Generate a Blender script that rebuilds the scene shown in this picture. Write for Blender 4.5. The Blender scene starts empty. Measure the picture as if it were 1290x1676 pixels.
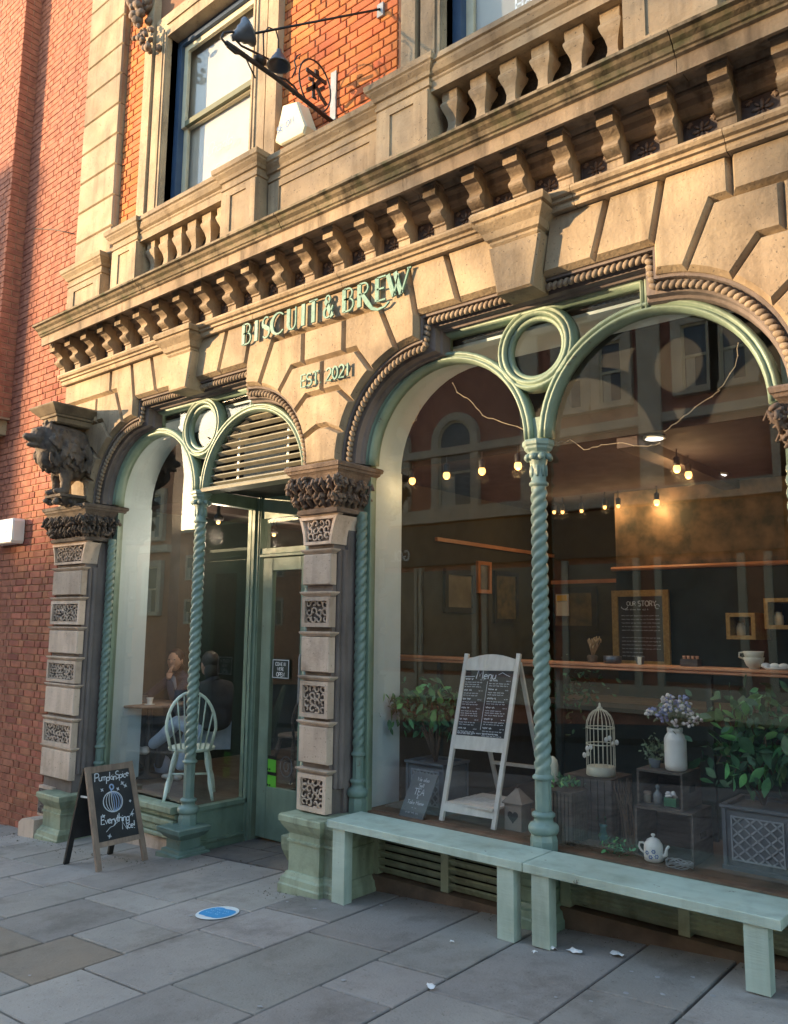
import bpy, bmesh, math, random
from mathutils import Vector, Matrix, Euler
from math import sin, cos, pi, radians, sqrt
S = bpy.context.scene
C = S.collection
R = random.Random(7)

# ------------------------------------------------------------------ camera
CAMPOS = Vector((0, -4.0, 1.875)); FPX = 1337.0
yaw, pit, rol = 0.69952, 0.13916, 0.010766
fw = Vector((-sin(yaw)*cos(pit), cos(yaw)*cos(pit), sin(pit)))
r0 = Vector((cos(yaw), sin(yaw), 0)); u0 = r0.cross(fw)
rt = r0*cos(rol)+u0*sin(rol); up = -r0*sin(rol)+u0*cos(rol)
cd = bpy.data.cameras.new('camera'); cam = bpy.data.objects.new('camera', cd); C.objects.link(cam)
cd.sensor_fit = 'VERTICAL'; cd.sensor_height = 36; cd.lens = FPX/1676*36; cd.clip_start = .05; cd.clip_end = 500
m = Matrix((rt, up, -fw)).transposed().to_4x4(); m.translation = CAMPOS; cam.matrix_world = m
S.camera = cam
# ------------------------------------------------------------------ light
SUN = Vector((1.265, 1.0, -0.19)).normalized()
w = bpy.data.worlds.new('World'); S.world = w; w.use_nodes = True
nt = w.node_tree; nt.nodes.clear()
sky = nt.nodes.new('ShaderNodeTexSky'); sky.sky_type = 'NISHITA'; sky.sun_disc = False
sky.sun_elevation = radians(6.7); sky.sun_rotation = math.atan2(-1.265, -1.0)
sky.altitude = 50; sky.air_density = 1.0; sky.dust_density = .4; sky.ozone_density = 1.0
bg = nt.nodes.new('ShaderNodeBackground'); bg.inputs[1].default_value = .15
ow = nt.nodes.new('ShaderNodeOutputWorld')
nt.links.new(sky.outputs[0], bg.inputs[0]); nt.links.new(bg.outputs[0], ow.inputs[0])
sl = bpy.data.lights.new('sun', 'SUN'); sl.energy = 2.0; sl.angle = radians(.8); sl.color = (1.0, .69, .38)
so = bpy.data.objects.new('sun', sl); C.objects.link(so)
so.rotation_euler = (-SUN).to_track_quat('Z', 'Y').to_euler(); so.location = (-20, -15, 8)
S.view_settings.view_transform = 'Standard'; S.view_settings.look = 'None'
S.view_settings.exposure = 2.78; S.view_settings.gamma = 1.0; S.view_settings.use_curve_mapping = False
S.render.engine = 'CYCLES'

# ------------------------------------------------------------------ helpers
def ray(px, py): return fw + rt*((px-645)/FPX) - up*((py-838)/FPX)
def at(px, py, Y):
    d = ray(px, py); return CAMPOS + d*((Y-CAMPOS.y)/d.y)
def atz(px, py, Z):
    d = ray(px, py); return CAMPOS + d*((Z-CAMPOS.z)/d.z)
def gz(x): return .36+.065*x
def atg(px, py):
    d = ray(px, py); t = (.36-CAMPOS.z)/(d.z-.065*d.x); return CAMPOS+d*t

class MB:
    def __init__(s): s.v = []; s.f = []; s.sm = []
    def add(s, vs, fs, sm=False):
        n = len(s.v); s.v += [tuple(v) for v in vs]; s.f += [tuple(i+n for i in f) for f in fs]; s.sm += [sm]*len(fs); return s
    def box(s, x0, x1, y0, y1, z0, z1):
        return s.add([(x, y, z) for x in (x0, x1) for y in (y0, y1) for z in (z0, z1)],
                     [(0, 1, 3, 2), (4, 6, 7, 5), (0, 4, 5, 1), (2, 3, 7, 6), (0, 2, 6, 4), (1, 5, 7, 3)])
    def obox(s, c, sx, sy, sz, M=None):
        M = M or Matrix.Identity(3); c = Vector(c)
        return s.add([c+M@Vector((x*sx/2, y*sy/2, z*sz/2)) for x in (-1, 1) for y in (-1, 1) for z in (-1, 1)],
                     [(0, 1, 3, 2), (4, 6, 7, 5), (0, 4, 5, 1), (2, 3, 7, 6), (0, 2, 6, 4), (1, 5, 7, 3)])
    def bar(s, p, q, wd, th, side=(1, 0, 0)):      # box from p to q, wd along side
        p = Vector(p); q = Vector(q); d = (q-p); L = d.length; d.normalize()
        a = Vector(side); a = (a-d*a.dot(d)).normalized(); b = d.cross(a)
        M = Matrix((a, b, d)).transposed()
        return s.obox((p+q)/2, wd, th, L, M)
    def prism(s, poly, y0, y1, inset=0, ych=None):  # polygon in x,z; front y0 ; optional chamfer
        n = len(poly)
        if sum(poly[i][0]*poly[(i+1) % n][1]-poly[(i+1) % n][0]*poly[i][1] for i in range(n)) < 0: poly = poly[::-1]
        rings = []
        if inset:
            ins = []
            for i in range(n):
                p = Vector(poly[i-1]); c = Vector(poly[i]); q = Vector(poly[(i+1) % n])
                a = (c-p).normalized(); b = (q-c).normalized()
                na = Vector((-a.y, a.x)); nb = Vector((-b.y, b.x)); mm = (na+nb); k = mm.dot(na)
                ins.append(c+mm*(inset/max(k, .35)))
            rings.append([(p[0], y0, p[1]) for p in ins]); rings.append([(p[0], ych, p[1]) for p in poly])
        else: rings.append([(p[0], y0, p[1]) for p in poly])
        rings.append([(p[0], y1, p[1]) for p in poly])
        vs = [v for r in rings for v in r]; fs = [tuple(range(n))]
        for k in range(len(rings)-1):
            for i in range(n):
                j = (i+1) % n; fs.append((k*n+i, (k+1)*n+i, (k+1)*n+j, k*n+j))
        fs.append(tuple(reversed(range((len(rings)-1)*n, len(rings)*n))))
        return s.add(vs, fs)
    def sweepx(s, prof, x0, x1):                    # closed profile (y,z) extruded along x
        n = len(prof); vs = [(x0, y, z) for y, z in prof]+[(x1, y, z) for y, z in prof]
        return s.add(vs, [tuple(range(n)), tuple(reversed(range(n, 2*n)))]+[(i, i+n, (i+1) % n+n, (i+1) % n) for i in range(n)])
    def loft(s, x0, x1, y0, y1, prof, sm=False):    # prof (z, off): mitred mouldings round a rectangle
        vs = []; fs = []
        for z, o in prof: vs += [(x0-o, y0-o, z), (x1+o, y0-o, z), (x1+o, y1+o, z), (x0-o, y1+o, z)]
        for k in range(len(prof)-1):
            for i in range(4):
                j = (i+1) % 4; fs.append((4*k+i, 4*k+j, 4*k+4+j, 4*k+4+i))
        k = 4*(len(prof)-1); fs += [(3, 2, 1, 0), (k, k+1, k+2, k+3)]
        return s.add(vs, fs, sm)
    def lathe(s, c, prof, n=16, sm=True, ax=None, ph=0, sx=1, sy=1):   # prof (r, z)
        c = Vector(c); M = ax or Matrix.Identity(3); vs = []; fs = []
        for r, z in prof:
            for i in range(n):
                a = 2*pi*i/n+ph; vs.append(c+M@Vector((r*cos(a)*sx, r*sin(a)*sy, z)))
        for k in range(len(prof)-1):
            for i in range(n):
                j = (i+1) % n; fs.append((k*n+i, k*n+j, (k+1)*n+j, (k+1)*n+i))
        s.add(vs, fs, sm)
        if prof[0][0] > 1e-4: s.add(vs[:n], [tuple(reversed(range(n)))])
        if prof[-1][0] > 1e-4: s.add(vs[-n:], [tuple(range(n))])
        return s
    def tube(s, pts, r, n=6, closed=False):
        pts = [Vector(p) for p in pts]; m = len(pts); vs = []; fs = []; prev = None
        for i, p in enumerate(pts):
            if closed: t = pts[(i+1) % m]-pts[i-1]
            else: t = pts[min(i+1, m-1)]-pts[max(i-1, 0)]
            if t.length < 1e-9: t = Vector((0, 0, 1))
            t.normalize()
            a = prev if prev else (Vector((0, 1, 0)) if abs(t.y) < .9 else Vector((1, 0, 0)))
            a = (a-t*a.dot(t)).normalized(); prev = a; b = t.cross(a)
            rr = r[i] if isinstance(r, (list, tuple)) else r
            for k in range(n):
                an = 2*pi*k/n; vs.append(p+a*(rr*cos(an))+b*(rr*sin(an)))
        for i in range(m if closed else m-1):
            i2 = (i+1) % m
            for k in range(n):
                k2 = (k+1) % n; fs.append((i*n+k, i*n+k2, i2*n+k2, i2*n+k))
        if not closed: fs += [tuple(reversed(range(n))), tuple(range((m-1)*n, m*n))]
        return s.add(vs, fs, n > 4)
    def psweep(s, path, prof, closed=False, sm=False):  # path in (x,z); prof closed list (off along left normal, y)
        m = len(path); n = len(prof); vs = []; fs = []
        P = [Vector(p) for p in path]
        for i in range(m):
            if closed: a = P[i]-P[i-1]; b = P[(i+1) % m]-P[i]
            else: a = P[i]-P[i-1] if i else P[1]-P[0]; b = P[i+1]-P[i] if i < m-1 else P[-1]-P[-2]
            a = a.normalized(); b = b.normalized(); na = Vector((-a.y, a.x)); nb = Vector((-b.y, b.x))
            mm = na+nb; k = max(mm.dot(na), .4)
            for o, y in prof: q = P[i]+mm*(o/k); vs.append((q.x, y, q.y))
        for i in range(m if closed else m-1):
            i2 = (i+1) % m
            for k in range(n):
                k2 = (k+1) % n; fs.append((i*n+k, i*n+k2, i2*n+k2, i2*n+k))
        if not closed: fs += [tuple(reversed(range(n))), tuple(range((m-1)*n, m*n))]
        return s.add(vs, fs, sm)
    def ell(s, c, rx, ry, rz, M=None, nu=8, nv=6, jit=0):
        M = M or Matrix.Identity(3); c = Vector(c); vs = []; fs = []
        vs.append(c+M@Vector((0, 0, -rz)))
        for j in range(1, nv):
            t = -pi/2+pi*j/nv
            for i in range(nu):
                a = 2*pi*i/nu; k = 1+jit*(R.random()-.5)
                vs.append(c+M@Vector((rx*cos(t)*cos(a)*k, ry*cos(t)*sin(a)*k, rz*sin(t)*k)))
        vs.append(c+M@Vector((0, 0, rz)))
        for i in range(nu):
            fs.append((0, 1+(i+1) % nu, 1+i)); l = 1+(nv-2)*nu; fs.append((l+i, l+(i+1) % nu, len(vs)-1))
        for j in range(nv-2):
            for i in range(nu): a = 1+j*nu; fs.append((a+i, a+(i+1) % nu, a+nu+(i+1) % nu, a+nu+i))
        return s.add(vs, fs, True)
    def ribbon(s, pts, wd, O, U, V, th=0.0):        # flat stroke on plane O,U,V ; th thickness along N
        N = U.cross(V).normalized(); P = [Vector(p) for p in pts]; m = len(P); vs = []; fs = []
        if m < 2: return s
        for i, p in enumerate(P):
            t = P[min(i+1, m-1)]-P[max(i-1, 0)]
            if t.length < 1e-9: t = Vector((1, 0))
            t.normalize(); nn = Vector((-t.y, t.x))
            ww = wd[i] if isinstance(wd, (list, tuple)) else wd
            for sg in (-1, 1):
                q = p+nn*(sg*ww/2); b = O+U*q.x+V*q.y; vs.append(b+N*th); 
                if th: vs.append(b)
        if th:
            for i in range(m-1):
                a = 4*i; fs += [(a, a+2, a+6, a+4), (a, a+4, a+5, a+1), (a+2, a+3, a+7, a+6)]
            fs += [(0, 1, 3, 2), (4*m-4, 4*m-2, 4*m-1, 4*m-3)]
        else:
            for i in range(m-1): a = 2*i; fs.append((a, a+1, a+3, a+2))
        return s.add(vs, fs)
    def mesh(s, name):
        me = bpy.data.meshes.new(name); me.from_pydata(s.v, [], s.f); me.update()
        me.polygons.foreach_set('use_smooth', s.sm); return me

def fixn(me):
    b = bmesh.new(); b.from_mesh(me); bmesh.ops.recalc_face_normals(b, faces=b.faces); b.to_mesh(me); b.free()
def thing(name, label, cat, loc=(0, 0, 0), group=None):
    o = bpy.data.objects.new(name, None); C.objects.link(o); o.location = loc; o.empty_display_size = .1
    o['label'] = label; o['category'] = cat
    if group: o['group'] = group
    return o
def attach(o, parent):
    o.parent = parent
    o.matrix_parent_inverse = Matrix.Translation(-parent.location)   # every object's own location is its world position
def part(mb, name, mt, parent=None, label=None, kind=None, fix=True, cat=None, group=None):
    me = mb.mesh(name) if isinstance(mb, MB) else mb
    if fix and isinstance(mb, MB): fixn(me)
    if mt and not me.materials: me.materials.append(mt)
    o = bpy.data.objects.new(name, me); C.objects.link(o)
    if parent: attach(o, parent)
    if label: o['label'] = label
    if kind: o['kind'] = kind
    if cat: o['category'] = cat
    if group: o['group'] = group
    return o
def inst(me, name, parent, loc, rot=None, scale=None, label=None):
    o = bpy.data.objects.new(name, me); C.objects.link(o)
    o.location = loc
    if rot is not None: o.rotation_euler = rot
    if scale is not None: o.scale = scale
    if parent: attach(o, parent)
    if label: o['label'] = label
    return o
def arc(cx, cz, r, a0, a1, n): return [(cx+r*cos(radians(a0+(a1-a0)*i/n)), cz+r*sin(radians(a0+(a1-a0)*i/n))) for i in range(n+1)]

# ------------------------------------------------------------------ materials
def mat(name, c1, c2=None, sc=3, rough=.8, bump=.0, bsc=40, metal=0, streak=0, sdark=.4, rnd=0, hue=0, pits=0, coat=0, sheen=0, chips=0, stains=0, stretch=None, spec=.5, cracks=0, moss=0):
    mt = bpy.data.materials.new(name); mt.use_nodes = True; n = mt.node_tree; N = n.nodes; L = n.links.new
    b = N['Principled BSDF']; b.inputs['Roughness'].default_value = rough; b.inputs['Metallic'].default_value = metal
    b.inputs['Specular IOR Level'].default_value = spec
    if coat: b.inputs['Coat Weight'].default_value = coat; b.inputs['Coat Roughness'].default_value = .15
    g = N.new('ShaderNodeNewGeometry'); pos = g.outputs['Position']
    def noise(scale, det=4, vec=None, ro=.55):
        t = N.new('ShaderNodeTexNoise'); t.inputs['Scale'].default_value = scale; t.inputs['Detail'].default_value = det; t.inputs['Roughness'].default_value = ro
        L(vec or pos, t.inputs['Vector']); return t.outputs['Fac']
    def mapr(v, a, bb, c=0, d=1):
        q = N.new('ShaderNodeMapRange'); L(v, q.inputs[0]); q.inputs[1].default_value = a; q.inputs[2].default_value = bb; q.inputs[3].default_value = c; q.inputs[4].default_value = d; return q.outputs[0]
    def mix(f, a, bb, mode='MIX'):
        q = N.new('ShaderNodeMix'); q.data_type = 'RGBA'; q.blend_type = mode
        if isinstance(f, float): q.inputs[0].default_value = f
        else: L(f, q.inputs[0])
        for s_, v in ((6, a), (7, bb)):
            if isinstance(v, tuple): q.inputs[s_].default_value = (*v, 1)
            else: L(v, q.inputs[s_])
        return q.outputs[2]
    def smap(sx, sy, sz):
        q = N.new('ShaderNodeMapping'); q.inputs['Scale'].default_value = (sx, sy, sz); L(pos, q.inputs['Vector']); return q.outputs[0]
    vec = smap(*stretch) if stretch else pos
    col = c1
    if c2: col = mix(mapr(noise(sc, 5, vec), .35, .65), c1, c2)
    if rnd or hue:
        oi = N.new('ShaderNodeObjectInfo'); hs = N.new('ShaderNodeHueSaturation')
        L(mapr(oi.outputs['Random'], 0, 1, 1-rnd, 1+rnd), hs.inputs['Value'])
        if hue:
            mu = N.new('ShaderNodeMath'); mu.operation = 'MULTIPLY'; L(oi.outputs['Random'], mu.inputs[0]); mu.inputs[1].default_value = 7.31
            fr = N.new('ShaderNodeMath'); fr.operation = 'FRACT'; L(mu.outputs[0], fr.inputs[0])
            L(mapr(fr.outputs[0], 0, 1, .5-hue, .5+hue), hs.inputs['Hue'])
        if isinstance(col, tuple): hs.inputs['Color'].default_value = (*col, 1)
        else: L(col, hs.inputs['Color'])
        col = hs.outputs[0]
    if streak: col = mix(mapr(noise(6, 5, smap(1.6, 1.6, .22)), .5, .72, 0, streak), col, (sdark*.5, sdark*.46, sdark*.42), 'MULTIPLY')
    if streak: col = mix(mapr(noise(1.3, 6), .45, .7, 0, streak*.8), col, (.55, .5, .45), 'MULTIPLY')
    if moss: col = mix(mapr(noise(9, 6), .5, .66, 0, moss), col, (.06, .075, .03))
    if stains:
        col = mix(mapr(noise(2.3, 8, None, .7), .52, .66, 0, stains), col, (.45, .42, .40), 'MULTIPLY'); col = mix(mapr(noise(17, 7, None, .7), .60, .70, 0, stains*.8), col, (.5, .48, .46), 'MULTIPLY')
        col = mix(mapr(noise(31, 3), .70, .74, 0, stains*.6), col, (.34, .34, .35))
    if chips:
        cm = mapr(noise(13, 9, None, .72), .655, .67, 0, chips); col = mix(cm, col, (.10, .085, .065)); col = mix(mapr(noise(4, 7, smap(1, 1, .35), .65), .5, .68, 0, chips*.55), col, (.62, .60, .52), 'MULTIPLY')
    if pits: col = mix(mapr(noise(55, 2), .66, .72, 0, pits), col, (.1, .08, .06))
    if isinstance(col, tuple): b.inputs['Base Color'].default_value = (*col, 1)
    else: L(col, b.inputs['Base Color'])
    if bump:
        bp = N.new('ShaderNodeBump'); bp.inputs['Strength'].default_value = bump; bp.inputs['Distance'].default_value = .01
        L(noise(bsc, 5, vec), bp.inputs['Height']); L(bp.outputs[0], b.inputs['Normal'])
    L(mapr(noise(7, 3), .3, .7, max(0, rough-.08), min(1, rough+.1)), b.inputs['Roughness'])
    return mt
def emit(name, c, s):
    mt = bpy.data.materials.new(name); mt.use_nodes = True; n = mt.node_tree; b = n.nodes['Principled BSDF']
    b.inputs['Base Color'].default_value = (*c, 1); b.inputs['Emission Color'].default_value = (*c, 1); b.inputs['Emission Strength'].default_value = s; return mt
def glassm(name, tint=(.97, .98, .98), k=1.5):
    mt = bpy.data.materials.new(name); mt.use_nodes = True; n = mt.node_tree; N = n.nodes; N.clear(); L = n.links.new
    o = N.new('ShaderNodeOutputMaterial'); mx = N.new('ShaderNodeMixShader'); t = N.new('ShaderNodeBsdfTransparent'); g = N.new('ShaderNodeBsdfGlossy')
    t.inputs[0].default_value = (*tint, 1); g.inputs['Roughness'].default_value = .0
    f = N.new('ShaderNodeLayerWeight'); f.inputs[0].default_value = .5      # Schlick reflectance, the same from both sides of the pane
    pw = N.new('ShaderNodeMath'); pw.operation = 'POWER'; pw.inputs[1].default_value = 5; L(f.outputs['Facing'], pw.inputs[0])
    ma = N.new('ShaderNodeMath'); ma.operation = 'MULTIPLY_ADD'; L(pw.outputs[0], ma.inputs[0]); ma.inputs[1].default_value = .96; ma.inputs[2].default_value = .04
    mu = N.new('ShaderNodeMath'); mu.operation = 'MULTIPLY'; mu.inputs[1].default_value = k; mu.use_clamp = True
    L(ma.outputs[0], mu.inputs[0]); L(mu.outputs[0], mx.inputs[0]); L(t.outputs[0], mx.inputs[1]); L(g.outputs[0], mx.inputs[2]); L(mx.outputs[0], o.inputs[0])
    nz = N.new('ShaderNodeTexNoise'); nz.inputs['Scale'].default_value = .9; ge = N.new('ShaderNodeNewGeometry'); L(ge.outputs['Position'], nz.inputs['Vector'])
    bp = N.new('ShaderNodeBump'); bp.inputs['Strength'].default_value = .04; bp.inputs['Distance'].default_value = .02; L(nz.outputs[0], bp.inputs['Height']); L(bp.outputs[0], g.inputs['Normal'])
    return mt
STONE = mat('sandstone', (.43, .335, .22), (.29, .225, .155), 2.5, .85, .5, 40, stains=.35, streak=.55, sdark=.8, rnd=.15, pits=.8)
STONEP = mat('pier_sandstone', (.62, .49, .40), (.50, .39, .31), 3, .85, .45, 40, stains=.5, streak=.4, sdark=.8, rnd=.14, pits=.5)
STONEC = mat('cornice_sandstone', (.40, .31, .22), (.27, .21, .15), 2.2, .88, .5, 50, stains=.5, streak=.9, sdark=.45, moss=.15)
CROWN = mat('mossy_crown_stone', (.30, .24, .16), (.16, .13, .085), 3, .9, .5, 50, streak=1.0, sdark=.25, moss=.6)
STONEG = mat('shaded_weathered_stone', (.20, .165, .155), (.14, .12, .115), 4, .85, .35, 60, streak=.5, sdark=.6)  # jamb grey puts shade as well as weathering into the stone colour
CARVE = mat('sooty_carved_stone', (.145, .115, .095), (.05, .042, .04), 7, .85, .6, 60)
CARVE2 = mat('brown_carved_stone', (.21, .15, .115), (.11, .08, .065), 7, .85, .6, 60)
ROPE = mat('rope_stone', (.28, .22, .16), (.18, .14, .105), 6, .85, .4, 60)
GREEN = mat('sage_green_paint', (.21, .30, .235), (.17, .25, .20), 5, .45, .25, 50, chips=.7, streak=.35, sdark=.8)
GREENP = mat('pale_green_plinth_paint', (.34, .40, .29), (.27, .33, .24), 4, .6, .35, 50, chips=.9, streak=.6, sdark=.5, moss=.25)
TEAL = mat('teal_column_paint', (.17, .25, .22), (.13, .20, .175), 6, .4, .25, 60, chips=.7, streak=.2, sdark=.7)
MINT = mat('mint_bench_paint', (.47, .57, .50), (.39, .49, .43), 3, .5, .25, 30, chips=.8, stretch=(.5, 3, 3), streak=.35, sdark=.8)
BRICK = mat('red_brick', (.38, .135, .08), (.26, .085, .055), 9, .9, .5, 90, rnd=.22, hue=.008)
BRICKO = mat('orange_brick', (.52, .165, .05), (.42, .12, .04), 6, .9, .35, 90, rnd=.16, hue=.01)
BRICKD = mat('opposite_brick', (.46, .20, .14), (.36, .15, .11), 5, .9, .3, 60)
MORTAR = mat('mortar', (.42, .28, .19), (.33, .215, .15), 12, .95, .4, 90)
MORTARO = mat('dark_mortar', (.20, .10, .06), None, 5, .95)
SLAB = mat('york_stone_slab', (.32, .295, .275), (.26, .24, .228), 1.6, .78, .45, 70, rnd=.2, hue=.02, stains=.5, pits=.5, streak=.2, sdark=1.0)
SLABB = mat('brown_stone_slab', (.25, .20, .155), (.21, .18, .15), 1.6, .75, .3, 55, stains=.6, streak=.2, sdark=1.0)
JOINT = mat('joint_dirt', (.035, .03, .027), (.06, .05, .04), 20, .95, .4, 80)
DARK = mat('dark_void', (.012, .012, .012), None, 3, .9)
BLACK = mat('black_paint', (.012, .013, .015), (.02, .02, .02), 9, .55, .1)
CHALKB = mat('chalkboard', (.018, .020, .024), (.035, .036, .04), 5, .7, .05)
SLATEB = mat('grey_slate_board', (.13, .15, .17), (.10, .12, .14), 6, .7, .1)
CHALK = mat('white_chalk', (.72, .76, .82), (.55, .6, .68), 60, .95)
BLUECH = mat('blue_chalk', (.25, .38, .62), (.35, .42, .60), 40, .95)
WOOD = mat('raw_timber', (.30, .22, .17), (.20, .145, .115), 6, .75, .3, 40, stretch=(4, 4, .5), rnd=.1)
WWOOD = mat('whitewashed_timber', (.78, .76, .72), (.66, .64, .60), 7, .75, .3, 40, stretch=(4, 4, .5))
CRATE = mat('dark_crate_timber', (.12, .10, .085), (.06, .05, .045), 8, .75, .4, 40, stretch=(1, 1, 5))
COPPER = mat('copper_rail', (.62, .30, .16), (.5, .22, .11), 8, .4, .1, 40, spec=.6)
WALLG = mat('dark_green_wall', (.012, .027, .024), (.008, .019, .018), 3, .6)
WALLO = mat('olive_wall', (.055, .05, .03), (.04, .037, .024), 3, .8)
WALLM = mat('mottled_wall_paper', (.26, .17, .10), (.07, .065, .045), 6, .7, .3, 20)
REVEAL = mat('pale_blue_reveal_paint', (.62, .74, .80), (.55, .68, .74), 3, .6, .1)
FLOORI = mat('cafe_floor_boards', (.12, .09, .065), (.07, .055, .042), 6, .6, .2, 30, stretch=(.5, 5, 1))
DISPF = mat('display_board', (.20, .13, .09), (.12, .085, .06), 8, .85, .4, 60)
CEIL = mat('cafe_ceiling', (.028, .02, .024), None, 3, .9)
LEAD = mat('lead_grey_planter', (.12, .14, .165), (.085, .10, .12), 6, .55, .2)
LEADL = mat('worn_planter_edges', (.32, .36, .40), (.22, .25, .28), 20, .55, .2)
CREAM = mat('cream_enamel', (.66, .65, .53), (.56, .55, .45), 12, .5, .1)
WHITE = mat('white_glaze', (.78, .78, .75), (.72, .72, .69), 10, .35, .05)
MINTW = mat('pale_mint_chair_paint', (.72, .84, .76), (.64, .76, .68), 8, .5, .1)
LEAF = mat('ficus_leaf', (.13, .42, .13), (.07, .25, .09), 14, .45, .1, rnd=.6, hue=.045)
LEAFD = mat('dark_foliage', (.055, .18, .08), (.035, .11, .06), 14, .6, .1, rnd=.4)
LEAFG = mat('grey_green_leaf', (.20, .27, .17), (.13, .19, .11), 14, .6, .1, rnd=.3)
TWIG = mat('twig', (.14, .09, .055), (.09, .06, .04), 14, .8, .2)
FLB = mat('blue_petal', (.20, .26, .50), (.30, .32, .55), 30, .7)
FLW = mat('white_petal', (.75, .73, .68), (.62, .55, .60), 30, .7)
IRON = mat('black_iron', (.02, .02, .022), (.035, .03, .03), 20, .5, .2, metal=.3)
ZINC = mat('zinc_shade', (.14, .155, .18), (.09, .10, .12), 10, .38, .1, metal=.6)
GALV = mat('galvanised_plate', (.36, .37, .37), (.28, .29, .30), 20, .55, .2, metal=.4)
BLUEF = mat('navy_window_frame', (.035, .075, .15), (.025, .055, .12), 6, .5, .1)
SASH = mat('cream_sash', (.60, .56, .42), (.52, .48, .36), 5, .5, .1)
BLIND = mat('white_interior', (.50, .48, .41), (.40, .39, .35), 2, .8)
SIGNW = mat('alarm_box_white', (.80, .74, .52), (.74, .68, .48), 3, .5)
SIGNB = mat('alarm_box_blue', (.12, .25, .55), None, 3, .5)
BRONZE = mat('verdigris_letter', (.15, .31, .26), (.10, .22, .19), 25, .6, .2)
BLUES = mat('blue_floor_sticker', (.03, .28, .62), (.05, .33, .68), 12, .5)
WHITES = mat('white_floor_sticker', (.70, .76, .80), None, 12, .5)
LBLUES = mat('light_blue_print', (.30, .60, .85), None, 12, .5)
LIME = mat('lime_sticker', (.16, .62, .05), (.12, .5, .04), 5, .5)
PAPER = mat('white_litter', (.75, .75, .76), None, 8, .8, .4)
GUM = mat('chewing_gum', (.36, .36, .37), (.28, .28, .29), 20, .8)
GOLD = mat('gilt_frame', (.48, .33, .12), (.32, .21, .08), 40, .4, .5, 60, metal=.3)
SKIN = mat('skin', (.50, .30, .21), (.45, .26, .18), 20, .55)
HAIR = mat('dark_hair', (.018, .014, .013), (.03, .022, .018), 60, .5, .5, 90)
DENIM = mat('pale_denim', (.50, .62, .78), (.38, .50, .66), 9, .85, .4, 60)
COAT = mat('dark_coat', (.022, .026, .034), (.03, .034, .042), 9, .9, .3)
NAVY = mat('navy_jacket', (.02, .03, .06), (.03, .042, .08), 9, .9, .3)
SHIRT = mat('pale_blue_shirt', (.32, .38, .52), None, 9, .9)
ASPH = mat('asphalt', (.05, .05, .052), (.04, .04, .042), 6, .9, .5, 90)
OSTONE = mat('opposite_stone', (.58, .50, .40), (.48, .41, .32), 3, .85, .2)
OGLASS = mat('opposite_glass', (.05, .06, .08), (.10, .11, .13), 1.5, .15)
TREEB = mat('bark', (.07, .055, .04), (.05, .04, .03), 12, .9, .4)
GLASS = glassm('shop_glass')
GLASSU = glassm('upper_glass', (.98, .98, .98), .9)
BULB = emit('warm_bulb', (1.0, .50, .13), .55)
SPOT = emit('cool_downlight', (1.0, .93, .82), .5)
FANL = emit('transom_glow', (1.0, .88, .55), .35)
FAIRY = mat('fairy_wire', (.50, .40, .28), None, 3, .4)
# ================================================================== setting: pavement, road
me_g = MB(); GX0, GX1 = -60, 40
def gq(mb, x0, x1, y0, y1, dz, z2=-.4):
    mb.add([(x, y, z) for x in (x0, x1) for y in (y0, y1) for z in (z2+gz(x), gz(x)+dz)], [(0, 1, 3, 2), (4, 6, 7, 5), (0, 4, 5, 1), (2, 3, 7, 6), (0, 2, 6, 4), (1, 5, 7, 3)])
gq(me_g, GX0, GX1, -80, 30, -.16, -.9); part(me_g, 'ground', ASPH, kind='structure')
mb = MB(); gq(mb, GX0, GX1, -9.3, -4.62, -.12, -.155); part(mb, 'road', ASPH, kind='structure')
pave = thing('pavement', 'grey york stone pavement in front of the cafe', 'pavement'); pave['kind'] = 'structure'; del pave['category']; del pave['label']
mb = MB(); gq(mb, GX0, GX1, -4.45, .6, -.022); part(mb, 'joint_bed', JOINT, pave, kind='structure')
mb = MB(); gq(mb, GX0, GX1, -4.62, -4.455, -.004); part(mb, 'kerb', SLAB, pave, kind='structure')
mb = MB(); gq(mb, GX0, GX1, -12, -9.3, -.01); part(mb, 'far_pavement', ASPH, kind='structure')
xs = [-9.9, -9.3, -8.75, -8.2, -7.65, -7.08, -6.52, -5.95, -5.425, -4.745, -4.17, -3.585, -2.957, -2.495, -1.895, -1.44, -.87, -.35, .2, .8, 1.4]
joints = {-6.52: [-.825], -5.95: [-.65, -1.35], -5.425: [-.825, -.54, -1.447], -4.745: [-.9, -.40, -1.285, -1.81], -4.17: [-.29, -.806, -1.54, -2.05],
          -3.585: [-.47, -1.405, -2.2], -2.957: [-.596, -1.005, -1.7], -2.495: [-.76, -1.35], -1.895: [-.34, -1.1], -7.08: [-.515, -1.2]}
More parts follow.
